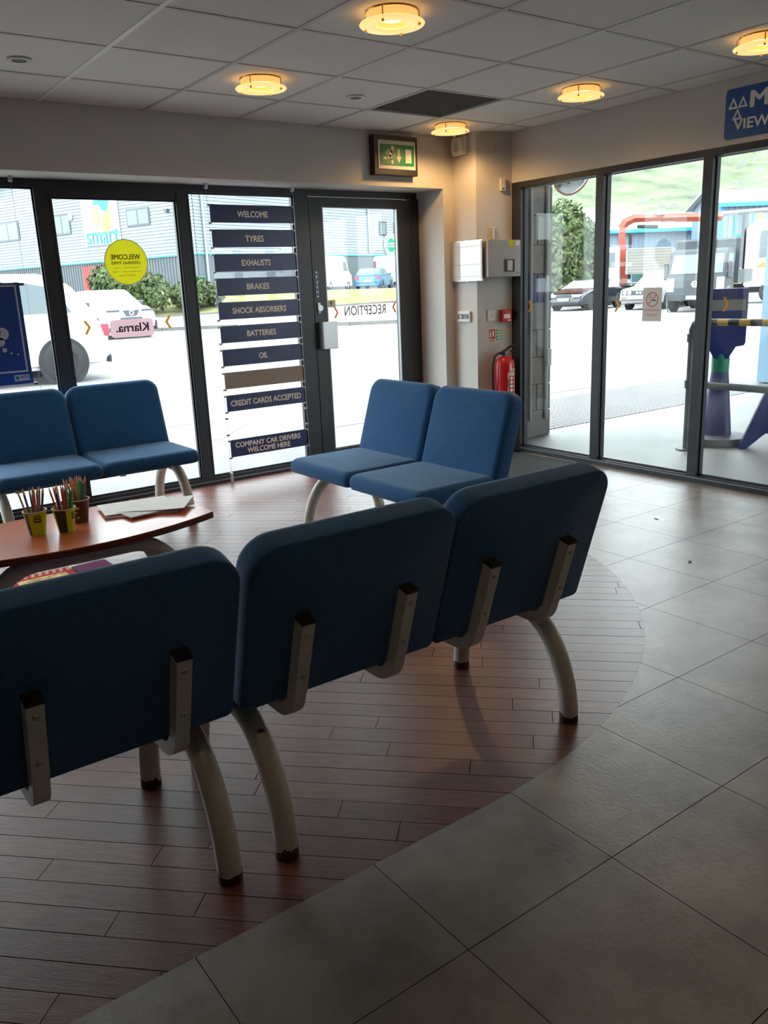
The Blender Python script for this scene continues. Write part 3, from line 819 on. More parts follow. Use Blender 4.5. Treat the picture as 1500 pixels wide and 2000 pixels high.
# ================================================================== CEILING LAMPS
def ceiling_lamp(x, y, label, power=7.0):
    t = thing('ceiling_lamp', (x, y, ZC), label, 'lamp', 'round glass ring ceiling lamps')
    MB().lathe((x, y, ZC), [(.060, -.002), (.104, -.002), (.106, .002), (.060, .002)], 36, closed=True).build('base_ring', 'lamp_gold', t, smooth=True)
    MB().lathe((x, y, ZC), [(.098, -.003), (.102, -.003), (.102, -.030), (.098, -.030)], 36, closed=True).build('side_band', 'lamp_clear', t, smooth=30)
    MB().lathe((x, y, ZC), [(0, -.012), (.052, -.012), (.060, -.002), (0, -.002)], 30).build('reflector', 'alu', t, smooth=True)
    MB().lathe((x, y, ZC-.0425), [(.066, -.004), (.128, -.004), (.131, 0), (.128, .004), (.066, .004), (.063, 0)], 40, closed=True).build('glass_ring', 'lamp_ring', t, smooth=60)
    for k in range(4):
        a = k*PI/2 + .6
        c = MB().tube([(x+.112*math.cos(a), y+.112*math.sin(a), ZC-.003), (x+.112*math.cos(a), y+.112*math.sin(a), ZC-.054)], .003, 8)
        c.lathe((x+.112*math.cos(a), y+.112*math.sin(a), ZC-.054), [(0, -.005), (.006, -.003), (.006, .003), (0, .005)], 10).build('stud', 'lamp_gold', t, smooth=True)
    MB().tube([(x+.045*math.cos(a), y+.045*math.sin(a), ZC-.020) for a in [2*PI*i/20 for i in range(21)]], .006, 8).build('bulb', 'lamp_bulb', t, smooth=True)
    ld = bpy.data.lights.new('bulb_light', 'SPOT'); ld.energy = power; ld.color = (1.0, .58, .22); ld.spot_size = math.radians(165); ld.spot_blend = .5; ld.shadow_soft_size = .05
    lo = bpy.data.objects.new('bulb_light', ld); COL.objects.link(lo); lo.parent = t; lo.location = (0, 0, -.052)
    return t
for (x, y, lab) in ((2.24, 2.93, 'glowing ring ceiling lamp nearest the camera at the top of the picture'), (2.285, 4.11, 'glowing ring ceiling lamp above the blue service signs'),
                    (3.99, 2.39, 'glowing ring ceiling lamp cut off by the right edge of the picture'), (4.015, 3.50, 'glowing ring ceiling lamp beside the side window wall'),
                    (4.03, 4.66, 'glowing ring ceiling lamp in the corner beside the exit sign')):
    ceiling_lamp(x, y, lab, LAMP_W*5 if y > 4.5 else LAMP_W)
for (x, y, lab) in ((.45, 4.11, 'ring ceiling lamp out of view over the window bench'), (.45, 2.35, 'ring ceiling lamp out of view over the coffee table'), (.45, .55, 'ring ceiling lamp out of view above the camera'),
                    (2.24, .9, 'ring ceiling lamp out of view over the tiled floor'), (3.99, .9, 'ring ceiling lamp out of view beside the side window')):
    ceiling_lamp(x, y, lab, LAMP_W)
for (x, y, lab) in ((1.15, 4.26, 'small unlit recessed ceiling spot near the left edge of the picture'), (2.96, 4.235, 'small unlit recessed ceiling spot left of the open ceiling panel')):
    t = thing('recessed_spot', (x, y, ZC), lab, 'spotlight', 'small recessed ceiling spots')
    MB().lathe((x, y, ZC), [(.034, -.004), (.050, -.004), (.053, .002), (.034, .002)], 28, closed=True).build('bezel', 'white_plastic', t, smooth=True)
    MB().lathe((x, y, ZC), [(0, .003), (.034, .003), (.034, -.003), (.030, -.001), (0, -.001)], 24).build('lens', 'grille_dark', t)

# ================================================================== WALL THINGS
# ---- exit sign
t = thing('exit_sign', (3.81, 5.0, 2.05), 'green running man emergency exit sign in a black frame above the door', 'exit sign')
x0, x1, z0, z1 = 3.622, 4.005, 2.052, 2.312
box('housing', (x0, 4.992, z0), (x1, 5.05, z1), 'exit_frame', t, bev=.004)
box('diffuser', (x0+.034, 4.988, z0+.040), (x1-.024, 4.993, z1-.034), 'exit_panel', t)
gp = box('green_panel', (x0+.050, 4.985, z0+.064), (x1-.038, 4.989, z1-.060), 'exit_green', t)
yy = 4.9842
def flat(name, pts, parent, mat, y=yy, d=.0007): return MB().prism([(x, y, z) for x, z in pts], (0, d, 0)).build(name, mat, parent)
px = lambda u: x0+.050+(x1-x0-.088)*u
pz_ = lambda v: z0+.064+(z1-z0-.124)*v
flat('door_symbol', [(px(.74), pz_(.14)), (px(.92), pz_(.14)), (px(.92), pz_(.80)), (px(.74), pz_(.80))], gp, 'exit_pale')
flat('arrow', [(px(.51), pz_(.80)), (px(.57), pz_(.80)), (px(.57), pz_(.44)), (px(.62), pz_(.44)), (px(.54), pz_(.12)), (px(.46), pz_(.44)), (px(.51), pz_(.44))], gp, 'exit_pale')
mb = MB()
def limb(pts, w):
    P = [V(px(u), 0, pz_(v)) for u, v in pts]
    for a, b in zip(P, P[1:]):
        d = (b-a).normalized(); n = V(-d.z, 0, d.x)*w
        mb.poly([(q.x, yy, q.z) for q in (a-n-d*w*.4, b-n+d*w*.4, b+n+d*w*.4, a+n-d*w*.4)])
mb.poly([(px(.355)+.0145*math.cos(a), yy, pz_(.83)+.0145*math.sin(a)) for a in [2*PI*i/16 for i in range(16)]])
limb([(.33, .72), (.27, .45)], .013); limb([(.31, .70), (.22, .68), (.17, .55)], .007); limb([(.33, .66), (.36, .52), (.40, .46)], .007)
limb([(.27, .45), (.20, .34), (.09, .34)], .008); limb([(.28, .45), (.34, .30), (.34, .10)], .008)
mb.build('running_man', 'exit_pale', gp)

# ---- blue M.O.T. sign over the side window
t = thing('wall_sign', (4.64, 2.55, 2.02), 'large blue sign with white triangles over the side window', 'sign')
LEFT = V(0, -1, 0)
c = V(4.638, 2.98-.45, 2.156); MB().prism([c + LEFT*a + UZ*b for a, b in rrect(.90, .262, .022)], (.007, 0, 0)).build('panel', 'mot_blue', t)
c0 = V(4.6372, 2.98, 2.024)
def sg(u, v): return c0 + LEFT*u + UZ*v
def tri(u, v, s, hh):
    mb = MB(); o = [(0, 0), (s, 0), (s/2, hh)]; ci = (s/2, hh/3)
    i = [(ci[0]+(a-ci[0])*.50, ci[1]+(b-ci[1])*.50) for a, b in o]
    for k in range(3):
        k2 = (k+1) % 3; mb.poly([sg(u+p[0], v+p[1]) for p in (o[k], o[k2], i[k2], i[k])])
    return mb
for u, v in ((.018, .158), (.076, .158), (.046, .098)): tri(u, v, .060, .060).build('triangle', 'sign_text', t)
text('lettering', 'M.O.T', sg(.155, .190), LEFT, UZ, 'sign_text', t, w=.40, h=.082, bold=.045, align='L')
text('lettering', 'VIEWING', sg(.060, .072), LEFT, UZ, 'sign_text', t, w=.36, h=.054, bold=.03, align='L')

# ---- things on the corner pier
PO = V(4.375, 4.785, 0); PR = V(.945, -.3265, 0).normalized(); PN = V(-.3265, -.945, 0).normalized()
def pf(u, z, off=0.): return PO + PR*u + PN*off + UZ*z
def pbox(mb, u0, u1, z0, z1, d0, d1, bev=0): return mb.obox(pf((u0+u1)/2, (z0+z1)/2, (d0+d1)/2), PR, PN, UZ, (u1-u0)/2, (d1-d0)/2, (z1-z0)/2, bev)
t = thing('alarm_sounder', tuple(V(4.375, 4.93, 2.2)), 'cream alarm sounder on the pier below the corner ceiling lamp', 'alarm')
MB().box((4.345, 4.865, 2.205), (4.375, 5.005, 2.335), .006).build('back_box', 'white_plastic', t)
MB().prism([(4.345, 4.935+y, 2.262+z) for y, z in rrect(.115, .115, .03)], (-.022, 0, 0)).build('cover', 'white_plastic', t)
mb = MB()
for i in range(7):
    for j in range(5): mb.prism([(4.3225, 4.915+.010*j+.003*math.cos(a), 2.232+.010*i+.003*math.sin(a)) for a in [2*PI*k/6 for k in range(6)]], (-.0006, 0, 0))
g = mb.build('grille_holes', 'grille_dark', t); g['kind'] = 'stuff'
t = thing('clip_frame', (4.36, 4.87, 1.31), 'white glossy clip frame hanging on the pier beside the metal box', 'frame')
MB().box((4.352, 4.705, 1.312), (4.362, 5.046, 1.604)).build('backing', 'alu', t)
MB().box((4.349, 4.712, 1.319), (4.3525, 5.040, 1.597)).build('sheet', 'glossy_white', t)
MB().box((4.3483, 4.94, 1.319), (4.3492, 5.040, 1.597)).build('side_strip', 'paper_grey', t)
mb = MB()
for zz in (1.345, 1.43, 1.56): mb.box((4.3478, 4.72, zz), (4.3483, 5.035, zz+.0015))
mb.build('ruled_lines', 'print_dark', t)
for zz in (1.602, 1.308): MB().box((4.350, 4.86, zz), (4.362, 4.875, zz+.007)).build('clip', 'alu', t)
t = thing('key_box', tuple(pf(.15, 1.33, .06)), 'grey metal wall box with a square window on the pier', 'box')
pbox(MB(), .034, .296, 1.332, 1.592, 0.0, .128, .004).build('body', 'box_metal', t)
pbox(MB(), .165, .245, 1.368, 1.456, .126, .134).build('window_surround', 'window_dark', t)
pbox(MB(), .187, .228, 1.376, 1.448, .130, .1355).build('window_pane', 'paper_grey', t)
pbox(MB(), .196, .246, 1.545, 1.587, .128, .1295).build('yellow_label', 'sticker_yellow', t)
pbox(MB(), .255, .288, 1.552, 1.584, .128, .1295).build('white_label', 'paper_white', t)
pbox(MB(), .272, .280, 1.352, 1.360, .126, .132).build('keyhole', 'window_dark', t)
t = thing('control_knob', tuple(pf(.127, 1.6, 0)), 'small white isolator pull behind the top of the metal box', 'switch')
pbox(MB(), .10, .155, 1.60, 1.69, 0, .012, .003).build('plate', 'wall_paint', t)
pbox(MB(), .121, .133, 1.603, 1.69, .012, .03, .003).build('lever', 'white_plastic', t)
t = thing('light_switch', tuple(pf(.12, 1.0, 0)), 'faded white switch plate left of the red call point', 'switch')
pbox(MB(), .080, .164, 1.010, 1.094, 0, .009, .003).build('plate', 'white_plastic', t); pbox(MB(), .112, .130, 1.045, 1.066, .009, .013, .002).build('rocker', 'white_plastic', t)
t = thing('fire_call_point', tuple(pf(.22, 1.0, 0)), 'red break-glass fire alarm call point on the pier', 'fire alarm')
pbox(MB(), .182, .266, 1.002, 1.094, 0, .045, .006).build('housing', 'fire_red', t); pbox(MB(), .200, .250, 1.028, 1.060, .044, .0465).build('glass_panel', 'paper_white', t)
pbox(MB(), .217, .231, 1.068, 1.078, .044, .0465).build('indicator', 'sticker_orange', t); pbox(MB(), .228, .255, 1.010, 1.018, .044, .0465).build('marking', 'paper_white', t)
t = thing('extinguisher_notice', tuple(pf(.15, .85, 0)), 'red and pale green extinguisher notice above the fire extinguisher', 'sign')
pbox(MB(), .086, .214, .850, .962, 0, .002).build('board', 'pale_green', t); pbox(MB(), .094, .145, .880, .950, .002, .003).build('red_panel', 'fire_red', t)
mb = MB()
pbox(mb, .100, .112, .888, .925, .003, .0035); pbox(mb, .101, .110, .930, .942, .003, .0035); pbox(mb, .122, .136, .895, .940, .003, .0035)
mb.build('pictogram', 'paper_white', t)
mb = MB()
for i in range(4):
    pbox(mb, .152, .164, .868+.022*i, .880+.022*i, .002, .003); pbox(mb, .170, .206, .872+.022*i, .876+.022*i, .002, .003)
mb.build('instructions', 'stand_green', t)
pbox(MB(), .096, .143, .862, .870, .002, .003).build('red_caption', 'red_print', t)
t = thing('motion_sensor', tuple(pf(.166, 2.2, 0)), 'small square detector high on the pier near the ceiling', 'sensor')
pbox(MB(), .132, .200, 2.206, 2.284, 0, .010, .003).build('plate', 'wall_paint', t); pbox(MB(), .150, .186, 2.225, 2.262, .010, .02, .003).build('lens', 'paper_grey', t)
t = thing('door_contact', tuple(pf(.208, 1.94, 0)), 'small white box on the pier beside the top of the side window', 'sensor')
pbox(MB(), .187, .229, 1.940, 2.028, 0, .022, .004).build('cover', 'white_plastic', t); pbox(MB(), .200, .216, 1.950, 1.962, .021, .0235).build('indicator', 'grille_dark', t)
t = thing('thermostat', (4.37, 4.92, 1.01), 'wall thermostat with a dark display reading 22 under the clip frame', 'thermostat')
MB().box((4.357, 4.850, 1.012), (4.375, 4.992, 1.092), .004).build('case', 'white_plastic', t)
sc = MB().box((4.3555, 4.862, 1.034), (4.3575, 4.985, 1.070)).build('display', 'screen_dark', t)
text('lettering', '22', (4.3550, 4.895, 1.052), LEFT, UZ, 'lcd_digit', sc, w=.032, h=.026)
MB().box((4.3550, 4.945, 1.040), (4.3555, 4.970, 1.064)).build('bar_graph', 'lcd_digit', sc)
# ---- fire extinguisher
t = thing('fire_extinguisher', tuple(pf(.185, .40, .08)), 'red foam fire extinguisher with black hose hanging on the corner pier', 'fire extinguisher')
ec = pf(.185, .40, .088)
MB().lathe(ec, [(0, 0), (.055, .0), (.072, .018), (.074, .03), (.074, .29), (.068, .318), (.045, .342), (.020, .352), (0, .352)], 32).build('cylinder', 'fire_red', t, smooth=60)
MB().lathe(ec, [(.058, -.004), (.076, -.002), (.0765, .045), (.0745, .046), (.0745, .0)], 32).build('base_skirt', 'black_rubber', t, smooth=50)
MB().lathe(ec, [(.021, .350), (.023, .356), (.023, .385), (.015, .392), (0, .392)], 16).build('valve', 'clamp_metal', t, smooth=40)
MB().lathe(ec + PR*-.004 + UZ*.375, [(0, -.022), (.022, -.018), (.022, .018), (0, .022)], 14, PN).build('gauge', 'black_plastic', t, smooth=50)
hv = V(.86, -.50, 0)
MB().tube([ec + UZ*.392, ec + UZ*.415 + hv*.03, ec + UZ*.445 + hv*.105], [.008, .009, .007], 8).build('lever', 'black_plastic', t, smooth=True)
MB().tube([ec + UZ*.384, ec + UZ*.385 + hv*.05, ec + UZ*.372 + hv*.095], [.008, .007, .006], 8).build('carry_handle', 'black_plastic', t, smooth=True)
MB().tube([ec + UZ*.380 + hv*.022, ec + UZ*.380 + hv*.040], .010, 8).build('safety_tag', 'sticker_yellow', t)
hp = [ec + UZ*.372 + PR*-.02, ec + UZ*.375 + PR*-.05, ec + UZ*.355 + PR*-.090 + PN*.01, ec + UZ*.29 + PR*-.108 + PN*.012, ec + UZ*.18 + PR*-.108 + PN*.010, ec + UZ*.09 + PR*-.098, ec + UZ*.02 + PR*-.088]
MB().tube(hp, .0105, 10).build('hose', 'black_rubber', t, smooth=True)
def wrap(a0, a1, z0, z1, r, mb):
    base = math.atan2(PN.y, PN.x); n = 8
    for i in range(n):
        a, b = base+a0+(a1-a0)*i/n, base+a0+(a1-a0)*(i+1)/n
        mb.poly([(ec.x+r*math.cos(g), ec.y+r*math.sin(g), ec.z+q) for g, q in ((a, z0), (b, z0), (b, z1), (a, z1))])
    return mb
lb = wrap(-.15, 1.25, .045, .232, .0747, MB()).build('cream_label', 'cream_label', t)
wrap(.02, 1.15, .05, .205, .0752, MB()).build('red_panel', 'fire_red', lb)
mb = MB()
for i in range(5):
    wrap(.15, .42, .058+.030*i, .078+.030*i, .0755, mb); wrap(.55, 1.0, .062+.030*i, .070+.030*i, .0755, mb)
mb.build('pictograms', 'paper_white', lb)
def wrap_text(name, body, ang, z, w, h, parent, mat, vert=False):
    me = text_mesh(body, w, h, .03); base = math.atan2(PN.y, PN.x); inv = XF[parent.name]
    for v in me.vertices:
        u, q = (v.co.x, v.co.y) if not vert else (-v.co.y, v.co.x)
        rr = .0757 + v.co.z; a = base + ang + u/.0757; v.co = inv @ V(ec.x+rr*math.cos(a), ec.y+rr*math.sin(a), ec.z+z+q)
    me.materials.append(M[mat]); o = bpy.data.objects.new(name, me); COL.objects.link(o); o.parent = parent; XF[o.name] = inv
wrap_text('lettering', 'Chubb', .62, .252, .085, .026, t, 'paper_white')
wrap_text('lettering', 'FOAM', -.07, .150, .055, .011, lb, 'print_dark', True)

# ================================================================== HANGING SIGNS
SY = 5.28
def cable(x, z0, z1, label, foot=True, group='thin steel display cables'):
    t = thing('display_cable', (x, SY, z0), label, 'cable', group)
    MB().tube([(x, SY, z0), (x, SY, z1)], .0011, 6).build('wire', 'steel_wire', t)
    box('top_fitting', (x-.011, SY-.011, z1-.03), (x+.011, SY+.011, z1), 'alu', t, bev=.003)
    if foot:
        MB().lathe((x, SY, 0), [(0, .075), (.0105, .075), (.0105, .012), (.006, .008), (.006, 0), (0, 0)], 14).build('floor_fitting', 'alu', t, smooth=40)
cable(2.478, .012, 1.985, 'left steel cable holding the column of blue service signs')
cable(3.122, .012, 1.985, 'right steel cable holding the column of blue service signs')
cable(1.285, .012, 1.985, 'steel cable holding the right side of the blue poster')
ROWS = [('WELCOME', .225), ('TYRES', .137), ('EXHAUSTS', .218), ('BRAKES', .170), ('SHOCK ABSORBERS', .415), ('BATTERIES', .225), ('OIL', .068), (None, 0), ('CREDIT CARDS ACCEPTED', .560), None, ('COMPANY', 0)]
for k, row in enumerate(ROWS):
    zt = 1.860 - .1555*k
    if row is None:
        for x, sd in ((2.478, 'left'), (3.122, 'right')):
            for zz, ud in ((zt, 'upper'), (zt-.115, 'lower')):
                tag(box('cable_clamp', (x-.010, SY-.008, zz-.010), (x+.010, SY+.008, zz+.003), 'clamp_metal', bev=.002), '%s empty clamp on the %s sign cable above the lowest blue sign' % (ud, sd), 'clamp', 'empty clamps on the sign cables')
        continue
    name, w = row
    hh = .122 if name == 'COMPANY' else .113
    lab = {'COMPANY': 'lowest blue sign reading COMPANY CAR DRIVERS WELCOME HERE', None: 'blank brown sign panel below the OIL sign'}.get(name, 'blue hanging sign reading %s' % name)
    t = thing('hanging_sign', (2.80, SY, zt-hh), lab, 'sign', 'signs hung on cables in the window')
    box('panel', (2.490, SY-.003, zt-hh), (3.110, SY+.003, zt), 'sign_brown' if name is None else 'sign_blue', t)
    for x in (2.484, 3.116):
        for zz in (zt-.006, zt-hh-.004):
            MB().box((x-.011, SY-.008, zz-.006), (x+.011, SY+.008, zz+.007), .002).build('clamp', 'clamp_metal', t)
    if name == 'COMPANY':
        text('lettering', 'COMPANY CAR DRIVERS', (2.79, SY-.0038, zt-.040), RX, UZ, 'sign_text', t, w=.525, h=.036, bold=.045)
        text('lettering', 'WELCOME HERE', (2.79, SY-.0038, zt-.088), RX, UZ, 'sign_text', t, w=.345, h=.036, bold=.045)
    elif name: text('lettering', name, (2.80, SY-.0038, zt-.058), RX, UZ, 'sign_text', t, w=w, h=.038, bold=.045)
# ---- blue poster at the left
t = thing('hanging_poster', (.98, SY, .825), 'blue poster with a pale border hanging in the window at the left edge', 'poster')
box('panel', (.70, SY-.004, .826), (1.248, SY+.004, 1.405), 'poster_blue', t)
mb = MB().box((.73, SY-.0048, 1.383), (1.228, SY-.0042, 1.393)).box((1.218, SY-.0048, .905), (1.228, SY-.0042, 1.383)).box((.73, SY-.0048, .895), (1.228, SY-.0042, .905))
mb.build('border', 'poster_pale', t)
text('lettering', 'R', (1.100, SY-.0048, 1.298), RX, UZ, 'poster_pale', t, h=.048, bold=.03)
for cx, cz, r in ((1.115, 1.120, .036), (1.075, 1.135, .035), (1.098, 1.075, .026), (1.115, 1.028, .013), (1.150, 1.008, .0065), (1.185, .998, .0055)):
    MB().prism([(cx+a, SY-.0049, cz+b) for a, b in circ(20, r)], (0, .0006, 0)).build('bubble', 'poster_pale', t)
lg = box('logo_plate', (1.145, SY-.0050, .845), (1.230, SY-.0042, .880), 'poster_pale', t)
MB().prism([(1.162+a, SY-.0055, .863+b) for a, b in circ(14, .011)], (0, .0004, 0)).build('logo_disc', 'stand_green', lg)
text('lettering', 'ATS', (1.202, SY-.0055, .866), RX, UZ, 'print_dark', lg, w=.045, h=.016, bold=.03)
box('lower_rail', (.70, SY-.006, .816), (1.262, SY+.006, .826), 'white_plastic', t)
for zz in (1.395, .822): box('clamp', (1.248, SY-.008, zz-.008), (1.275, SY+.008, zz+.008), 'clamp_metal', t, bev=.002)

# ================================================================== STICKERS ON THE GLASS
GY1 = 5.3822     # room side of the back panes
def decal(name, label, cat, loc, group=None): return thing(name, loc, label, cat, group)
MX = V(-1, 0, 0)
t = decal('round_sticker', 'round yellow opening times sticker read from outside on the window', 'sticker', (1.94, GY1, 1.50))
c = V(1.935, GY1, 1.512)
def K(p): return p*1.0
mb = MB()
for i in range(48):
    a, b = 2*PI*i/48, 2*PI*(i+1)/48; mb.poly([(c.x+r*math.cos(g), c.y-.0010, c.z+r*math.sin(g)) for g, r in ((a, .135), (b, .135), (b, .140), (a, .140))])
mb.build('white_edge', 'paper_white', t)
mb = MB(); mb.poly([(c.x+a, c.y-.0012, c.z+b) for a, b in circ(48, .136)]); mb.build('disc', 'sticker_yellow', t)
mb = MB()
for i in range(60):
    a = 2*PI*i/60; mb.poly([(c.x+.131*math.cos(a)+.0014*math.cos(g), c.y-.0016, c.z+.131*math.sin(a)+.0014*math.sin(g)) for g in (0, 1.57, 3.14, 4.71)])
mb.build('dotted_ring', 'sticker_olive', t)['kind'] = 'stuff'
for body, zz, w, h, bo in (('WELCOME', .032, .190, .030, .04), ('OPENING TIMES', -.004, .190, .018, .03), ('MON-FRI 8.30am - 5.30pm', -.035, .172, .011, .01), ('SATURDAY 8.30am - 1.00pm', -.058, .185, .011, .01), ('SUNDAY Closed', -.080, .105, .011, .01)):
    text('lettering', body, (c.x-.002, c.y-.0018, c.z+zz), MX, UZ, 'sticker_olive', t, w=w, h=h, bold=bo)
t = decal('pink_sticker', 'pink payment sticker with mirrored black lettering low on the window', 'sticker', (1.93, GY1, 1.05))
c = V(1.925, GY1, 1.105)
mb = MB(); mb.poly([(c.x+a, c.y-.0010, c.z+b) for a, b in rrect(.285, .112, .024)]); mb.build('label', 'sticker_pink', t)
text('lettering', 'Klarna.', (c.x, c.y-.0016, c.z+.005), MX, UZ, 'print_dark', t, w=.215, h=.052, bold=.03)
def chevron(name, c, right, d, label, mat='sticker_orange', s=1.0, cat='sticker', group='chevron markers on the glass', nrm=None):
    t = decal(name, label, cat, tuple(c), group); c = Vector(c)
    pts = [(-.018, .042), (.0, .042), (.026, 0), (.0, -.042), (-.018, -.042), (.008, 0)]
    n = nrm if nrm is not None else V(0, -.0010, 0)
    mb = MB(); P = [c + Vector(right)*(a*d*s) + UZ*(b*s) + n for a, b in pts]; mb.poly([P[0], P[1], P[2], P[5]]); mb.poly([P[5], P[2], P[3], P[4]]); mb.build('chevron', mat, t)
chevron('chevron_marker', (1.635, GY1, 1.125), RX, 1, 'orange chevron marker left of the pink sticker')
chevron('chevron_marker', (2.175, GY1, 1.130), RX, -1, 'orange chevron marker right of the pink sticker')
GX1 = 4.6895
for y, lab in ((4.545, 'orange chevron marker on the side window next to the pier'), (3.740, 'orange chevron marker on the middle side window pane'), (2.935, 'orange chevron marker on the right side window pane')):
    chevron('chevron_marker', (GX1, y, 1.112), LEFT, 1, lab, nrm=V(-.001, 0, 0))
GD = 5.3695
t = decal('door_lettering', 'grey mirrored RECEPTION lettering on the glass door', 'lettering', (3.76, GD, 1.12))
text('lettering', 'RECEPTION', (3.755, GD, 1.132), MX, UZ, 'sticker_grey', t, w=.385, h=.070, bold=.015)
chevron('chevron_marker', (3.482, GD, 1.125), RX, 1, 'rust red chevron left of the mirrored door lettering', 'sticker_rust', .95)
chevron('chevron_marker', (4.035, GD, 1.140), RX, -1, 'rust red chevron right of the mirrored door lettering', 'sticker_rust', .95)
t = decal('door_notice', 'small beige notice with a dark emblem on the door glass edge', 'sticker', (3.45, GD, 1.17))
box('card', (3.408, GD-.001, 1.165), (3.484, GD, 1.218), 'sticker_cream', t)
MB().prism([(3.446+a, GD-.0016, 1.197+b) for a, b in circ(14, .013)], (0, .0005, 0)).build('emblem', 'sticker_grey', t)
box('emblem_stem', (3.443, GD-.0016, 1.170), (3.449, GD-.0011, 1.186), 'sticker_grey', t)
t = decal('no_smoking_notice', 'beige no smoking notice stuck on the middle side window pane', 'notice', (GX1, 3.455, 1.0))
mb = MB(); mb.poly([(GX1-.0012, y, z) for y, z in ((3.528, 1.008), (3.382, 1.008), (3.382, 1.222), (3.528, 1.222))]); mb.build('sheet', 'notice_paper', t)
cc = V(GX1-.0018, 3.455, 1.146)
mb = MB()
for i in range(36):
    a, b = 2*PI*i/36, 2*PI*(i+1)/36
    mb.poly([cc + LEFT*(r*math.cos(g)) + UZ*(r*math.sin(g)) for g, r in ((a, .047), (b, .047), (b, .041), (a, .041))])
mb.build('red_ring', 'red_print', t)
d = V(0, -.707, .707); n = V(0, .707, .707)*.003
MB().poly
mb = MB(); mb.poly([cc - d*.041 - n, cc + d*.041 - n, cc + d*.041 + n, cc - d*.041 + n]); mb.build('red_bar', 'red_print', t)
mb = MB(); q = V(GX1-.0016, 3.455, 1.146)
mb.poly([q + LEFT*a + UZ*b for a, b in ((-.005, -.008), (.032, -.008), (.032, -.001), (-.005, -.001))]); mb.build('cigarette', 'print_dark', t)
mb = MB()
for a0, b0 in ((-.018, .012), (-.024, .022), (-.012, .024)):
    for i in range(12):
        a, b = 2*PI*i/12, 2*PI*(i+1)/12; mb.poly([q + LEFT*(a0+r*math.cos(g)) + UZ*(b0+r*math.sin(g)) for g, r in ((a, .010), (b, .010), (b, .0085), (a, .0085))])
mb.build('smoke', 'print_dark', t)
text('lettering', 'NO SMOKING', (GX1-.0018, 3.455, 1.080), LEFT, UZ, 'red_print', t, w=.112, h=.014, bold=.01)
mb = MB()
for zz, w in ((1.052, .10), (1.042, .07)): mb.box((GX1-.0018, 3.455-w/2, zz), (GX1-.0013, 3.455+w/2, zz+.003))
mb.build('small_print', 'red_print', t)

# ================================================================== OUTSIDE: ground
ground = struct(MB().box((-70, 5.42, -.30), (170, 190, -.012)).box((4.72, 5.10, -.30), (14.6, 5.45, -.012)).box((14.6, -120, -.30), (170, 5.42, -.012)).box((-70, -120, -.30), (-5.1, 5.42, -.012)).build('ground', 'asphalt'))
def strip(name, a, b, w, mat, label, cat, group=None, z=-.012):
    a, b = V(*a, 0), V(*b, 0); d = (b-a).normalized(); n = V(-d.y, d.x, 0)*w/2
    o = MB().prism([(p.x, p.y, z) for p in (a-n, b-n, b+n, a+n)], (0, 0, .005)).build(name, mat)
    return tag(o, label, cat, group)
LG = 'painted lines on the car park'
strip('painted_line', (2.55, 8.23), (3.70, 8.27), .10, 'paint_line', 'worn yellow line crossing outside behind the window bench', 'line', LG)
strip('painted_line', (3.20, 7.10), (4.35, 8.36), .10, 'paint_line', 'worn yellow line slanting up behind the lowest hanging sign', 'line', LG)
strip('painted_line', (4.50, 8.30), (4.92, 7.10), .10, 'paint_line', 'worn yellow line slanting down towards the glass door', 'line', LG)
strip('painted_line', (8.9, 25.2), (12.4, 24.2), .10, 'paint_line', 'yellow line on the ground in front of the white crossover car', 'line', LG)
strip('drain_channel', (4.35, 6.86), (8.4, 6.93), .07, 'pipe_grey', 'narrow drain channel on the ground outside the glass door', 'drain')
t = thing('drain_cover', (11.15, 8.55, -.012), 'round pale drain cover on the ground beyond the workshop entrance', 'drain')
MB().lathe((11.15, 8.55, -.012), [(0, .004), (.36, .004), (.37, 0), (0, 0)], 30).build('plate', 'grate_metal', t)
mb = MB()
for i in range(-4, 5):
    for j in range(-4, 5):
        if i*i+j*j < 18: mb.box((11.15+.07*i-.02, 8.55+.07*j-.02, -.008), (11.15+.07*i+.02, 8.55+.07*j+.02, -.004))
mb.build('studs', 'pipe_grey', t)['kind'] = 'stuff'
# road kerb, island kerb and grass bank
def kerb(pts, label, h=.12, w=.16):
    t = thing('kerb', (pts[0][0], pts[0][1], 0), label, 'kerb', 'stone kerbs across the car park'); 
    for a, b in zip(pts, pts[1:]):
        A, B = Vector(a), Vector(b); n = max(1, int((B-A).length/1.6))
        for i in range(n):
            p, q = A.lerp(B, i/n), A.lerp(B, (i+.985)/n); d = (q-p).normalized(); s = V(-d.y, d.x, 0).normalized()*w
            MB().prism([p - UZ*.10, q - UZ*.10, q - UZ*.10 + s, p - UZ*.10 + s], (0, 0, .10+h)).build('kerb_stone', 'kerb_stone', t)
kerb([(9.5, 34.5, 0), (12.8, 32.4, 0), (15.2, 30.6, 0)], 'low kerb on the far side of the car park behind the pink sticker')
kerb([(16.8, 27.3, 0), (17.6, 26.2, 0), (19.2, 25.2, 0), (23.0, 23.4, 0)], 'low kerb seen through the door under the mirrored lettering')
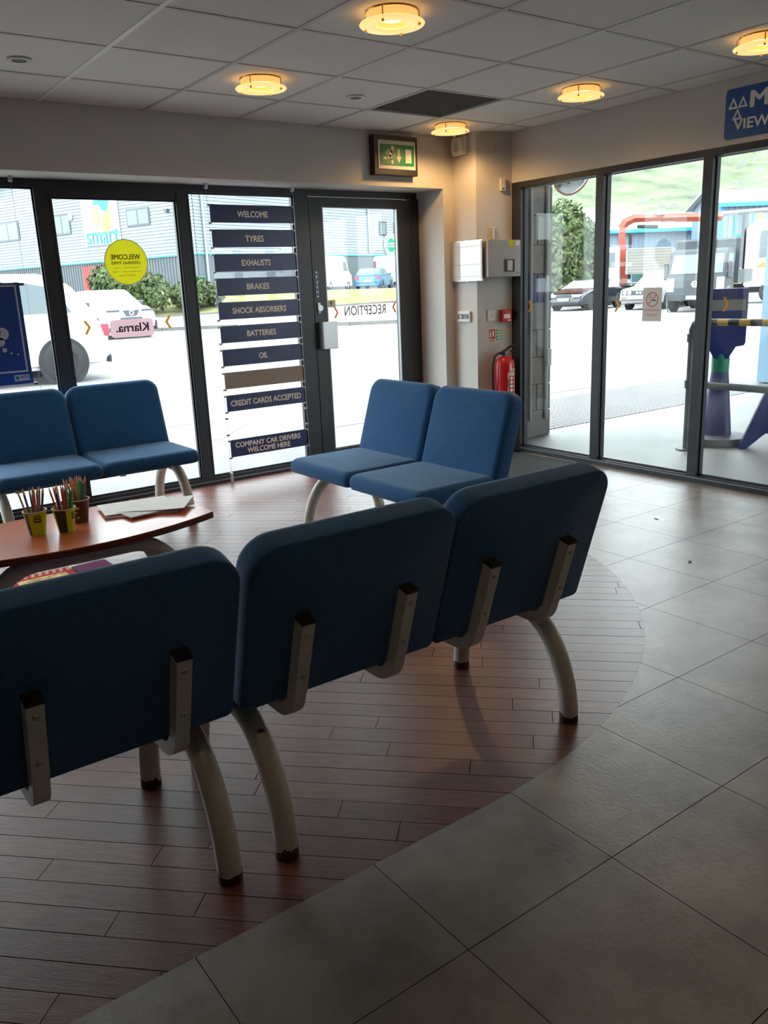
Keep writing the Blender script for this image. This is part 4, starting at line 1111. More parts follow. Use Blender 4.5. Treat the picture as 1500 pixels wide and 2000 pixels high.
def rise(name, near, far, mat, label, cat):
    """ground surface rising from the near edge to the far edge (lists of 3D points of equal length)"""
    mb = MB(); n = len(near)
    a = [mb.bm.verts.new(p) for p in near]; b = [mb.bm.verts.new(p) for p in far]
    c = [mb.bm.verts.new((p[0], p[1], -.2)) for p in near]; d = [mb.bm.verts.new((p[0], p[1], -.2)) for p in far]
    for i in range(n-1):
        mb.bm.faces.new((a[i], a[i+1], b[i+1], b[i])); mb.bm.faces.new((c[i], d[i], d[i+1], c[i+1]))
        mb.bm.faces.new((a[i], c[i], c[i+1], a[i+1])); mb.bm.faces.new((b[i], b[i+1], d[i+1], d[i]))
    mb.bm.faces.new((a[0], b[0], d[0], c[0])); mb.bm.faces.new((a[-1], c[-1], d[-1], b[-1]))
    o = mb.build(name, mat)
    return o
K0 = [(9.0, 50.0, .20), (17.6, 44.3, .24), (24.0, 39.8, .38), (30.8, 35.0, .58)]
N0 = [(6.0, 41.0, -.01), (13.4, 35.2, -.01), (19.0, 30.6, -.01), (26.0, 26.0, -.01)]
G0 = [(11.0, 60.0, 1.7), (21.0, 53.6, 1.70), (30.1, 47.2, 1.30), (37.1, 42.1, 1.15)]
B0 = [(20.0, 86.0, 1.75), (30.0, 80.0, 1.72), (46.0, 72.0, 1.32), (60.0, 62.0, 1.17)]
struct(rise('ground_road', N0, K0, 'asphalt', '', ''))
kerb(K0, 'long kerb along the foot of the grass bank', h=.10, w=.25)
gb = rise('grass_bank', [(x+.15, y+.2, z+.03) for x, y, z in K0], G0, 'grass', '', ''); tag(gb, 'yellowish grass bank rising beyond the road kerb', 'grass', kind='stuff')
struct(rise('ground_yard', G0, B0, 'asphalt', '', ''))

# ================================================================== OUTSIDE: clad building
COR = V(24.3, 54.05, 0); DL = V(-.31, .951, 0); DR = V(.951, .31, 0); NL = V(-.951, -.31, 0); NR = V(.31, -.951, 0)
bd = thing('clad_building', tuple(COR), 'long white clad building with small windows beyond the car park', 'building')
def fl(s, z, off=0.): return COR + DL*s + UZ*z + NL*off
def fr(s, z, off=0.): return COR + DR*s + UZ*z + NR*off
def lapped(f, s0, s1, z0, z1, top=None, pitch=.215):
    mb = MB(); z = z0
    while z < z1:
        za = min(z+pitch, z1); a, b = s0, s1
        if top:
            a, b = top(z); 
            if b-a < .2: break
        mb.poly([f(a, z, .045), f(b, z, .045), f(b, za, .0), f(a, za, .0)]); mb.poly([f(a, za, .0), f(b, za, .0), f(b, za, .045), f(a, za, .045)]); z = za
    return mb
lapped(fl, 0, 30, 3.98, 15, top=lambda z: (0, 30 if z < 8.4 else 30-(z-8.4)/.25)).build('cladding_gable', 'cladding_white', bd)
lapped(fr, 0, 34, 3.98, 12.0).build('cladding_side', 'cladding_white', bd)
MB().prism([fl(-.02, 0, -.3), fl(30, 0, -.3), fl(30, 3.98, -.3), fl(-.02, 3.98, -.3)], NL*.25).build('lower_wall', 'cladding_grey', bd)
MB().prism([fr(-.02, 0, -.3), fr(34, 0, -.3), fr(34, 3.98, -.3), fr(-.02, 3.98, -.3)], NR*.25).build('lower_wall', 'cladding_grey', bd)
mb = MB()
for k in range(100): mb.prism([fl(.15+.3*k, 0.5, -.05), fl(.25+.3*k, .5, -.05), fl(.25+.3*k, 3.95, -.05), fl(.15+.3*k, 3.95, -.05)], NL*.04)
for k in range(110): mb.prism([fr(.15+.3*k, 0.5, -.05), fr(.25+.3*k, .5, -.05), fr(.25+.3*k, 3.95, -.05), fr(.15+.3*k, 3.95, -.05)], NR*.04)
mb.build('ribs', 'cladding_grey', bd)['kind'] = 'stuff'
MB().prism([fl(0, 3.93), fl(30, 3.93), fl(30, 4.03), fl(0, 4.03)], NL*.07).build('base_trim', 'trim_teal', bd)
MB().prism([fr(0, 3.93), fr(34, 3.93), fr(34, 4.03), fr(0, 4.03)], NR*.07).build('base_trim', 'trim_teal', bd)
MB().prism([fl(30.4, 8.3), fl(30.4, 8.75), fl(8, 14.35), fl(8, 13.9)], NL*.5).build('verge_trim', 'trim_blue', bd)
MB().prism([fl(0, 0, -.3), fl(30, 0, -.3), fl(30, 8.3, -.3), fl(4, 15, -.3), fl(0, 15, -.3)], DR*20).build('core', 'cladding_grey', bd)
def bwin(f, right_sign, N, D, s0, s1, z0, z1, split=True):
    w = MB().prism([f(s0, z0, .03), f(s1, z0, .03), f(s1, z1, .03), f(s0, z1, .03)], N*.05).build('window', 'window_dark', bd)
    m = (s0+s1)/2; g = .12
    cells = [(s0+g, m-g*.6), (m+g*.6, s1-g)] if split else [(s0+g, s1-g)]
    for a, b in cells: MB().prism([f(a, z0+g, .08), f(b, z0+g, .08), f(b, z1-g, .08), f(a, z1-g, .08)], N*.01).build('pane', 'pane_far', w)
for s0, s1 in ((20.3, 23.4), (13.45, 15.5), (4.34, 6.80)): bwin(fl, -1, NL, DL, s0, s1, 6.15, 7.6 if s0 > 10 else 7.32)
for s0, s1 in ((20.78, 21.84), (22.95, 24.0)): bwin(fr, 1, NR, DR, s0, s1, 5.62, 6.80, False)
for s, z0, z1 in ((.74, .6, 9), (19.2, 4.2, 10)): MB().tube([fr(s, z0, .12), fr(s, z1, .12)], .09, 8).build('downpipe', 'pipe_grey', bd, smooth=True)
MB().prism([fl(10.6, 1.7, 0), fl(12.7, 1.7, 0), fl(12.7, 3.7, 0), fl(10.6, 3.7, 0)], NL*.06).build('red_door', 'brick_red', bd)
MB().lathe(fl(13.3, 7.35, .08), [(0, .04), (.25, .04), (.27, 0), (0, 0)], 20, NL).build('wall_clock', 'paper_white', bd)
MB().prism([fl(2.3, 6.8, .05), fl(2.6, 6.8, .05), fl(2.6, 7.0, .05), fl(2.3, 7.0, .05)], NL*.2).build('wall_lamp', 'window_dark', bd)
sb = MB().prism([fl(7.65, 5.15, .06), fl(11.8, 5.15, .06), fl(11.8, 9.2, .06), fl(7.65, 9.2, .06)], NL*.05).build('sign_board', 'paper_white', bd)
pm('leaf_blue', (.02, .24, .60), rough=.5); pm('leaf_green', (.36, .60, .06), rough=.5); pm('leaf_lime', (.50, .58, .12), rough=.5)
def petal(pts, mat):
    # closed smooth outline through control points on the sign (u to the viewer's right from the board centre)
    n = len(pts); out = []
    for i in range(n):
        p0, p1, p2, p3 = [V(*pts[(i+k) % n], 0) for k in (-1, 0, 1, 2)]
        for j in range(6):
            s = j/6; out.append(.5*((2*p1) + (p2-p0)*s + (2*p0-5*p1+4*p2-p3)*s*s + (3*p1-p0-3*p2+p3)*s**3))
    MB().prism([fl(9.65-p.x, 7.2+p.y, .115) for p in out], NL*.01).build('logo_leaf', mat, sb)
petal([(-.75, .75), (-.2, 1.45), (.55, 1.70), (1.02, 1.45), (1.08, .75), (.72, .22), (.25, .30), (-.15, .70)], 'leaf_blue')
petal([(-.85, .60), (-.35, .60), (.02, .15), (.05, -.55), (.10, -1.22), (-.55, -.75), (-1.05, -.05)], 'leaf_lime')
petal([(1.10, .55), (1.12, -.30), (.95, -1.05), (.45, -1.30), (.22, -.75), (.30, -.15), (.70, .12)], 'leaf_green')
text('lettering', 'smart', fl(9.65, 5.70, .12), -DL, UZ, 'leaf_blue', sb, w=3.75, h=.95, bold=.03)
rd = MB().lathe(fr(22.4, 4.86, .06), [(0, .05), (1.02, .05), (1.02, 0), (0, 0)], 36, NR).build('round_sign', 'paper_white', bd)
mb = MB(); c = fr(22.4, 4.86, .12)
mb.poly([c + DR*a + UZ*b for a, b in circ(30, .60)]); mb.build('green_centre', 'stand_green', rd)
mb = MB()
for i in range(22):
    a = 2*PI*i/22
    if i in (0, 11): continue
    mb.poly([c + DR*(r*math.cos(g)) + UZ*(r*math.sin(g)) for g, r in ((a-.08, .68), (a+.06, .68), (a+.06, .94), (a-.08, .94))])
mb.build('ring_marks', 'stand_green', rd)['kind'] = 'stuff'
mb = MB()
for zz in (.12, -.10): mb.poly([fr(22.4+a, 4.86+b, .125) for a, b in ((-.5, zz-.05), (.5, zz-.05), (.5, zz+.05), (-.5, zz+.05))])
mb.build('pale_bars', 'paper_white', rd)
# green bin by the corner
t = thing('waste_bin', (23.2, 52.6, 1.6), 'dark green wheeled bin beside the building corner', 'bin')
MB().box((22.6, 52.2, 1.5), (23.9, 53.2, 2.35), .06).build('body', 'bin_green', t); MB().box((22.55, 52.1, 2.35), (23.95, 53.3, 2.5), .05).build('lid', 'bin_green', t)

# ================================================================== OUTSIDE: plants
def bush(c, rad, n, leaf, mat, label, seed, z0):
    r = random.Random(seed); t = thing('bush', (c[0], c[1], z0), label, 'bush', 'bushes around the car park'); mb = MB()
    lumps = [(V(r.uniform(-.55, .55)*rad[0], r.uniform(-.55, .55)*rad[1], r.uniform(-.35, .45)*rad[2]), r.uniform(.42, .66)) for _ in range(9)]
    for _ in range(n):
        o, s = r.choice(lumps); d = V(r.gauss(0, 1), r.gauss(0, 1), r.gauss(0, 1)).normalized(); k = r.uniform(.72, 1.05)*s
        p = V(c[0]+o.x+d.x*rad[0]*k, c[1]+o.y+d.y*rad[1]*k, c[2]+o.z+d.z*rad[2]*k)
        if p.z < z0+.05: continue
        a = V(r.gauss(0, 1), r.gauss(0, 1), r.gauss(0, 1)).normalized(); b = a.cross(d+V(.01, .02, .03)).normalized(); q = leaf*r.uniform(.6, 1.3)
        mb.poly([p-a*q, p+b*q*.5, p+a*q, p-b*q*.5])
    mb.build('foliage', mat, t)['kind'] = 'stuff'
    for k in range(4):
        a = k*1.6; MB().tube([(c[0]+.2*math.cos(a), c[1]+.2*math.sin(a), z0-.1), (c[0]+rad[0]*.35*math.cos(a), c[1]+rad[1]*.35*math.sin(a), c[2])], .05, 6).build('stem', 'stem_brown', t)
bush((16.9, 46.8, 1.55), (2.2, 1.9, 1.75), 6500, .17, 'bush_leaf', 'dense green bush behind the white crossover car', 1, .25)
bush((20.3, 45.9, 1.25), (1.8, 1.5, 1.25), 4200, .17, 'bush_leaf', 'low green bush at the right end of the planted bed', 2, .2)
bush((11.6, 49.6, 1.3), (2.2, 1.4, 1.35), 4200, .16, 'bush_leaf_pale', 'pale bush with light leaves left of the yellow sticker', 3, .2)
bush((34.0, 30.5, 2.3), (2.0, 1.8, 2.7), 9000, .16, 'bush_leaf', 'tall rounded green bush beside the concrete block pier', 5, 0)
bush((29.6, 32.6, 2.6), (1.4, 1.3, 2.6), 4500, .16, 'bush_leaf_pale', 'tall pale bush half hidden by the concrete block pier', 6, 0)

# ================================================================== OUTSIDE: sheds and hill
def shed(name, p0, p1, h, depth, roof_h, label, rear):
    a, b = V(*p0, 0), V(*p1, 0); d = (b-a).normalized(); n = V(-d.y, d.x, 0)
    if n.dot(a) > 0: n = -n              # n points to the viewer
    L = (b-a).length; t = thing(name, tuple(a), label, 'building'); 
    W = lambda s, z, o=0.: a + d*s + UZ*z + n*o
    MB().prism([W(0, -.2), W(L, -.2), W(L, h), W(0, h)], n*-depth).build('wall', 'shed_blue', t)
    mb = MB(); s = .1
    while s < L-.2: mb.prism([W(s, 0), W(s+.18, 0), W(s+.18, h-.05), W(s, h-.05)], n*.05); s += .42
    mb.build('ribs', 'shed_blue', t)['kind'] = 'stuff'
    MB().prism([W(-.4, h, .4), W(L+.4, h, .4), W(L+.4, h+roof_h, -depth/2), W(-.4, h+roof_h, -depth/2)], UZ*.15).build('roof', 'shed_roof', t)
    MB().prism([W(-.4, h, -depth-.4), W(L+.4, h, -depth-.4), W(L+.4, h+roof_h, -depth/2), W(-.4, h+roof_h, -depth/2)], UZ*.15).build('roof', 'shed_roof', t)
    MB().prism([W(0, h), W(0, h, -depth), W(0, h+roof_h, -depth/2)], d*.2).build('gable', 'shed_blue', t); MB().prism([W(L, h), W(L, h, -depth), W(L, h+roof_h, -depth/2)], d*-.2).build('gable', 'shed_blue', t)
    MB().prism([W(-.45, h-.12, .4), W(L+.45, h-.12, .4), W(L+.45, h+.14, .4), W(-.45, h+.14, .4)], n*.12).build('gutter', 'trim_blue', t)
    return t, W, n, L
t, W, n, L = shed('metal_shed', (47.2, 45.4), (59.5, 38.2), 4.6, 9, 1.5, 'pale blue metal shed with white roof behind the orange crane', True)
o = MB().prism([W(2.4, .1), W(5.6, .1), W(5.6, 3.0), W(2.4, 3.0)], n*.12).build('roller_door', 'window_dark', t)
MB().prism([W(2.5, 2.3, .12), W(5.5, 2.3, .12), W(5.5, 2.5, .12), W(2.5, 2.5, .12)], n*.04).build('door_bar', 'pipe_grey', o)
MB().prism([W(6.6, 3.2), W(7.0, 3.2), W(7.0, 3.5), W(6.6, 3.5)], n*.3).build('flood_lamp', 'window_dark', t)
t, W, n, L = shed('metal_shed', (52.2, 33.4), (66.0, 24.5), 5.6, 4.5, 1.0, 'grey blue metal shed with a teal framed window at the right', True)
o = MB().prism([W(.9, 3.6), W(3.3, 3.6), W(3.3, 5.2), W(.9, 5.2)], n*.10).build('window', 'trim_blue', t)
for a, b in ((1.05, 2.05), (2.15, 3.15)): MB().prism([W(a, 3.75, .1), W(b, 3.75, .1), W(b, 5.05, .1), W(a, 5.05, .1)], n*.02).build('pane', 'pane_far', o)
MB().prism([W(-.05, 0), W(.15, 0), W(.15, 5.5), W(-.05, 5.5)], n*.1).build('corner_trim', 'trim_blue', t)
def hill():
    r = random.Random(8); mb = MB(); rows = []
    for i in range(26):
        rad = 78 + i*9.5; row = []
        for j in range(60):
            a = math.radians(-6 + 66*j/59)      # angle from +X axis
            z = 1.2 + max(0, (rad-82))*(.27 + .03*math.sin(a*9)) + 1.1*math.sin(rad*.07+a*13) + r.uniform(-.5, .5)
            if i == 0: z = -.3
            row.append(mb.bm.verts.new((rad*math.cos(a), rad*math.sin(a), z)))
        rows.append(row)
    for a, b in zip(rows, rows[1:]):
        for k in range(59): mb.bm.faces.new((a[k], a[k+1], b[k+1], b[k]))
    o = mb.build('hillside', 'hill_grass', smooth=60); struct(o, 'green hillside with scattered pale rocks')
    mb = MB()
    for _ in range(620):
        rad = 90 + 150*r.random()**.8; a = math.radians(-5 + 64*r.random())
        z = 1.2 + max(0, (rad-82))*(.27 + .03*math.sin(a*9)) + 1.1*math.sin(rad*.07+a*13); s = r.uniform(.2, .75)
        c = V(rad*math.cos(a), rad*math.sin(a), z)
        mb.prism([c + V(s*r.uniform(.6, 1.3)*math.cos(q), s*r.uniform(.6, 1.3)*math.sin(q), -.5) for q in (0, 1.2, 2.5, 3.7, 5.0)], V(r.uniform(-.1, .1), 0, .5+s*.9))
    q = mb.build('rocks', 'rock_pale', o); q['kind'] = 'stuff'
hill()

# ================================================================== OUTSIDE: vehicles
def wheel(t, x, y, r, w, side, name='wheel', rimmat='rim'):
    """wheel with its axle along local y; side = +1/-1 outer face"""
    c = V(x, y, r)
    o = MB().lathe(c, [(r*.62, -w/2), (r*.92, -w/2), (r, -w/2+.03), (r, w/2-.03), (r*.92, w/2), (r*.62, w/2)], 24, (0, side, 0), closed=True).build(name, 'tyre', t, smooth=50)
    MB().lathe(c, [(0, w*.32), (r*.13, w*.34), (r*.16, w*.2), (r*.60, w*.2), (r*.64, w*.42), (r*.64, w*.1), (0, w*.1)], 24, (0, side, 0)).build('rim', rimmat, o, smooth=40)
    mb = MB()
    for k in range(5):
        a = 2*PI*k/5+.3; d = V(math.cos(a), 0, math.sin(a)); n = V(-d.z, 0, d.x)
        mb.prism([c + V(0, side*w*.20, 0) + d*u*r + n*v*r for u, v in ((.15, -.06), (.60, -.11), (.60, .11), (.15, .06))], V(0, side*w*.16, 0))
    mb.build('spokes', rimmat, o)
    return o
def car(name, loc, rz, label, paint, L, W, lower, cabin, sides, wx, wr, glasses=('front', 'rear'), front=True, cat='car', plate=None, trim='car_dark', grille='window_dark', headlamps=None, bev=.07, extra=None, roof_paint=None, rear=True):
    t = local_thing(name, loc, label, cat, 'vehicles parked outside', rz)
    x0 = -L/2
    mb = MB(); hw = W/2
    zb = cabin[0][1]; zt = max(z for _, z in cabin)
    mb.prism([(x0+x, -hw, z) for x, z in lower], (0, W, 0))
    bmesh.ops.bevel(mb.bm, geom=[e for e in mb.bm.edges], offset=bev, segments=3, affect='EDGES', clamp_overlap=True)
    mb.build('body', paint, t, smooth=35)
    chw = lambda z: hw-.035 - (z-zb)/(zt-zb)*.20
    mb = MB(); n = len(cabin)
    l = [mb.bm.verts.new((x0+x, -chw(z), z)) for x, z in cabin]; r = [mb.bm.verts.new((x0+x, chw(z), z)) for x, z in cabin]
    mb.bm.faces.new(l); mb.bm.faces.new(r[::-1])
    for i in range(n): mb.bm.faces.new((l[i], r[i], r[(i+1) % n], l[(i+1) % n]))
    bmesh.ops.bevel(mb.bm, geom=[e for e in mb.bm.edges], offset=.03, segments=2, affect='EDGES', clamp_overlap=True)
    mb.build('cabin', roof_paint or paint, t, smooth=35)
    for win in sides:
        for s in (-1, 1):
            MB().prism([(x0+x, s*(chw(z)-.004), z) for x, z in win], (0, s*.010, 0)).build('side_window', 'car_glass', t)
    def panel(i, nm, mat='car_glass', k=.09):
        (xa, za), (xb, zb2) = cabin[i], cabin[(i+1) % n]
        nn = V(zb2-za, 0, -(xb-xa)).normalized()
        if nn.x*(1 if 'wind' in nm else -1) < 0: nn = -nn
        P = lambda u, s: V(x0+xa+(xb-xa)*u, s*(chw(za+(zb2-za)*u)-.09), za+(zb2-za)*u)
        return MB().prism([P(k, -1) + nn*.002, P(k, 1) + nn*.002, P(1-k, 1) + nn*.002, P(1-k, -1) + nn*.002], nn*.008).build(nm, mat, t)
    panel(n-2, 'windscreen'); panel(0, 'rear_window')
    for i, x in enumerate(wx):
        for s in (-1, 1):
            MB().lathe((x0+x, s*(hw+.002), wr), [(0, .004), (wr*1.17, .004), (wr*1.17, 0), (0, 0)], 24, (0, s, 0)).build('wheel_arch', 'tyre', t)
            wheel(t, x0+x, s*(hw-.075), wr, .20, s)
    xf = x0+L
    if headlamps:
        for s in (-1, 1):
            for (y, z, w, h) in headlamps:
                MB().box((xf-.10, s*(hw*y)-w/2, z-h/2), (xf+.012, s*(hw*y)+w/2, z+h/2), .02).build('headlamp', 'lamp_white', t)
    gz = lower[-1]
    if front:
        MB().box((xf-.06, -hw*.42, .56), (xf+.010, hw*.42, .70), .01).build('grille', grille, t)
        MB().box((xf-.06, -hw*.86, .26), (xf+.014, hw*.86, .40), .02).build('front_bumper', trim, t)
    if plate:
        pl = MB().box((xf+.008, -.26, .43), (xf+.020, .26, .54)).build('number_plate', 'plate_white', t)
        text('lettering', plate, (xf+.0215, 0, .485), (0, 1, 0), UZ, 'print_dark', pl, w=.44, h=.075)
    if rear:
        for s in (-1, 1): MB().box((x0-.012, s*hw*.82-.13, .72), (x0+.16, s*hw*.82+.13, .92), .02).build('tail_lamp', 'lamp_red', t)
        MB().box((x0-.012, -.26, .55), (x0+.02, .26, .66)).build('rear_plate', 'plate_yellow', t)
        MB().box((x0-.02, -hw*.9, .28), (x0+.05, hw*.9, .42), .02).build('rear_bumper', trim, t)
    for s in (-1, 1):
        xm = x0 + cabin[-1][0] - .42
        MB().box((xm-.06, s*(hw-.02), zb+.02), (xm+.08, s*(hw+.17), zb+.17), .03).build('door_mirror', trim, t)
        for (xx) in (x0+L*.50,): MB().box((xx, s*(hw-.002), .45), (xx+.01, s*(hw+.004), zb-.04)).build('door_gap', 'window_dark', t)
    return t
suv_low = [(.03, .34), (0, .62), (.10, 1.02), (3.35, 1.08), (4.30, .98), (4.55, .80), (4.6, .36), (4.4, .24), (.2, .24)]
suv_cab = [(.16, 1.03), (.50, 1.55), (.95, 1.74), (2.5, 1.75), (2.75, 1.66), (3.50, 1.07)]
suv_win = [[(.55, 1.12), (.80, 1.52), (1.35, 1.63), (1.45, 1.12)], [(1.55, 1.12), (1.52, 1.63), (2.40, 1.64), (2.62, 1.12)], [(2.70, 1.12), (2.52, 1.62), (2.66, 1.60), (3.20, 1.12)]]
car('estate_car', (2.36, 15.05, -.012), PI, 'white estate car seen from the side outside the left window', 'car_white', 4.6, 1.85, suv_low, suv_cab, suv_win[:2], (.80, 3.70), .345)
car('parked_van', (5.25, 22.6, -.012), -PI/2, 'white people carrier half hidden between the estate car and the crossover', 'car_white', 4.8, 1.92,
    [(.03, .34), (0, 1.0), (3.6, 1.06), (4.5, .95), (4.78, .75), (4.8, .34), (4.5, .24), (.2, .24)], [(.10, .98), (.25, 1.75), (.8, 1.86), (2.7, 1.86), (2.95, 1.78), (3.95, 1.04)],
    [[(.4, 1.1), (.5, 1.65), (1.6, 1.7), (1.6, 1.1)], [(1.7, 1.1), (1.7, 1.7), (2.8, 1.68), (3.1, 1.1)]], (.9, 3.9), .34, headlamps=[(.80, .78, .30, .16)], rear=False)
juke = car('crossover_car', (9.85, 29.9, -.012), -PI/2+.06, 'white crossover car facing the window behind the pink sticker', 'car_white', 4.15, 1.78,
    [(.03, .36), (0, .95), (.12, 1.08), (2.9, 1.10), (3.75, 1.02), (4.05, .85), (4.15, .42), (3.9, .26), (.2, .26)], [(.16, 1.06), (.65, 1.48), (1.2, 1.60), (2.2, 1.62), (2.45, 1.55), (3.20, 1.08)],
    [[(.75, 1.16), (1.05, 1.44), (1.75, 1.50), (1.8, 1.14)], [(1.9, 1.14), (1.85, 1.50), (2.35, 1.50), (2.85, 1.14)]], (.75, 3.30), .345, headlamps=[(.60, .66, .20, .20)], rear=False)
for s in (-1, 1):
    MB().box((2.0, s*.60-.22, .88), (2.055, s*.60+.22, .95), .015).build('upper_lamp', 'window_dark', juke)
    MB().box((1.75, s*.86-.04, .26), (2.06, s*.86+.04, .58), .03).build('bumper_corner', 'car_dark', juke)
MB().prism([(2.05, y, z) for y, z in ((-.30, .93), (.30, .93), (.18, .74), (-.18, .74))], (.035, 0, 0)).build('badge_grille', 'window_dark', juke)
MB().lathe((2.085, 0, .84), [(.05, 0), (.085, 0), (.085, .012), (.05, .012)], 20, (1, 0, 0), closed=True).build('badge', 'rim', juke)
car('hatchback_car', (35.6, 49.6, 1.18), .72, 'bright blue hatchback parked beyond the grass, seen through the door', 'car_blue', 4.3, 1.84,
    [(.03, .34), (0, .72), (.06, .98), (3.0, 1.0), (4.0, .9), (4.25, .72), (4.3, .34), (4.1, .24), (.2, .24)], [(.08, .96), (.50, 1.38), (1.0, 1.48), (2.1, 1.48), (2.4, 1.42), (3.2, .98)],
    [[(.6, 1.04), (.85, 1.34), (1.5, 1.38), (1.5, 1.04)], [(1.6, 1.04), (1.6, 1.38), (2.3, 1.36), (2.8, 1.04)]], (.75, 3.4), .32, trim='car_blue', rear=True)
def panel_van(loc, rz, label):
    t = local_thing('panel_van', loc, label, 'van', 'vehicles parked outside', rz)
    MB().prism([(x, -.98, z) for x, z in ((-2.8, .35), (-2.85, 2.2), (-2.7, 2.45), (1.3, 2.45), (1.75, 2.2), (2.3, 1.35), (2.85, 1.1), (2.95, .4), (2.7, .3), (-2.6, .3))], (0, 1.96, 0)).build('body', 'car_white', t)
    for s in (-1, 1):
        MB().prism([(x, s*.975, z) for x, z in ((1.0, 1.4), (1.0, 2.05), (1.62, 2.05), (2.1, 1.4))], (0, s*.012, 0)).build('side_window', 'car_glass', t)
        for x in (-1.9, 2.0): wheel(t, x, s*.90, .34, .2, s)
        for z in (1.0, 1.35, 1.7): MB().box((-2.90, s*.93-.06, z), (-2.84, s*.93+.06, z+.28)).build('tail_lamp', 'lamp_red', t)
        MB().box((-2.87, s*.90-.10, .9), (-2.835, s*.90+.10, 2.1)).build('lamp_column', 'window_dark', t)
    MB().box((-2.95, -.95, .35), (-2.8, .95, .55)).build('rear_bumper', 'car_dark', t)
    MB().box((-2.862, -.03, .6), (-2.835, .03, 2.3)).build('door_gap', 'pipe_grey', t)
    return t
panel_van((34.4, 54.0, 1.22), .65, 'white panel van left of the blue hatchback beyond the grass')
panel_van((41.2, 54.0, 1.15), .55, 'white van behind the blue hatchback beyond the grass')
# ---- right hand row, all facing the workshop
A1 = PI + math.radians(14)
cp = car('coupe_car', (30.3, 25.85, -.012), A1, 'dark maroon coupe at the left of the row beyond the workshop entrance', 'car_dark', 4.4, 1.72,
    [(.03, .34), (0, .85), (.3, .92), (2.9, .92), (4.0, .76), (4.35, .60), (4.4, .32), (4.2, .22), (.2, .22)], [(.35, .90), (.95, 1.25), (1.4, 1.32), (2.1, 1.32), (2.35, 1.27), (3.15, .90)],
    [[(.9, .96), (1.15, 1.20), (1.5, 1.24), (1.55, .96)], [(1.62, .96), (1.58, 1.24), (2.2, 1.23), (2.8, .96)]], (.75, 3.45), .31, headlamps=[(.66, .62, .34, .10)], plate='M80 WOL', rear=False)
MB().prism([(x, y, z) for x, y, z in ((.80, -.74, .925), (.80, .74, .925), (1.86, .70, .755), (1.86, -.70, .755))], (0.002, 0, .012)).build('bonnet_reflection', 'maroon_reflection', cp)  # red reflection on the dark hood, painted as a maroon panel
bm_ = car('saloon_car', (31.1, 22.55, -.012), A1, 'white saloon with twin round headlamps behind the no smoking notice', 'car_white', 4.35, 1.66,
    [(.03, .36), (0, .86), (.1, .92), (3.0, .94), (4.25, .84), (4.33, .60), (4.35, .34), (4.1, .24), (.2, .24)], [(.75, .92), (1.15, 1.28), (1.5, 1.36), (2.35, 1.37), (2.55, 1.33), (3.10, .94)],
    [[(1.1, .98), (1.3, 1.25), (1.75, 1.30), (1.75, .98)], [(1.85, .98), (1.85, 1.30), (2.45, 1.29), (2.85, .98)]], (.8, 3.45), .31, front=False, plate='J768 WOA', rear=False)
MB().box((2.12, -.74, .60), (2.178, .74, .78), .01).build('grille', 'window_dark', bm_)
for s in (-1, 1):
    for y in (.40, .60): MB().lathe((2.178, s*y, .69), [(0, .02), (.075, .016), (.082, 0), (0, 0)], 18, (1, 0, 0)).build('headlamp', 'lamp_white', bm_, smooth=True)
    MB().lathe((2.178, s*.07, .69), [(0, .012), (.05, .012), (.055, 0), (0, 0)], 12, (1, 0, 0)).build('kidney', 'rim', bm_)
    MB().box((2.12, s*.62-.10, .47), (2.20, s*.62+.10, .53)).build('indicator', 'lamp_amber', bm_)
MB().box((2.05, -.82, .36), (2.24, .82, .46), .02).build('front_bumper', 'rail_grey', bm_)
# ---- dark tipper lorry
A2 = PI + math.radians(21.5)
t = local_thing('tipper_lorry', (29.7, 19.25, -.012), 'dark grey tipper lorry facing the workshop behind the side window', 'lorry', 'vehicles parked outside', A2)
cab = [(.95, .50), (.95, 2.10), (1.15, 2.22), (2.05, 2.20), (2.25, 2.05), (2.62, 1.30), (2.68, 1.0), (2.70, .45)]
mb = MB().prism([(x, -1.0, z) for x, z in cab], (0, 2.0, 0)); bmesh.ops.bevel(mb.bm, geom=list(mb.bm.edges), offset=.05, segments=2, affect='EDGES', clamp_overlap=True); mb.build('cab', 'truck_grey', t, smooth=35)
MB().prism([(2.26, -.86, 2.00), (2.26, .86, 2.00), (2.61, .90, 1.34), (2.61, -.90, 1.34)], (.012, 0, .006)).build('windscreen', 'pane_far', t)
for s in (-1, 1):
    MB().prism([(x, s*.998, z) for x, z in ((1.15, 1.35), (1.15, 2.0), (2.12, 2.0), (2.45, 1.35))], (0, s*.012, 0)).build('side_window', 'pane_far', t)
    MB().box((2.56, s*.86-.13, .72), (2.71, s*.86+.13, 1.20), .03).build('headlamp', 'lamp_white', t)
    MB().box((2.30, s*1.02, 1.15), (2.42, s*1.18, 1.75), .03).build('door_mirror', 'car_dark', t)
    wheel(t, 2.0, s*.86, .36, .24, s); wheel(t, -1.4, s*.86, .36, .30, s)
    MB().lathe((2.0, s*.995, .40), [(.42, 0), (.47, 0), (.47, .03), (.42, .03)], 24, (0, s, 0), closed=True).build('arch_trim', 'rim', t)
    MB().tube([(2.55, s*.5-.12, 1.40), (2.44, s*.5+.30, 1.52)], .014, 6).build('wiper', 'black_plastic', t)
MB().box((2.55, -1.0, .40), (2.74, 1.0, .66), .03).build('front_bumper', 'truck_grey', t)
MB().lathe((2.70, 0, .98), [(.06, 0), (.12, 0), (.12, .015), (.06, .015)], 22, (1, 0, 0), closed=True).build('badge', 'rim', t); MB().box((2.70, -.13, .955), (2.716, .13, 1.005)).build('badge_bar', 'rim', t)
pl = MB().box((2.74, -.28, .46), (2.752, .28, .58)).build('number_plate', 'plate_white', t); text('lettering', 'YG07 VOX', (2.7535, 0, .52), (0, 1, 0), UZ, 'print_dark', pl, w=.48, h=.08)
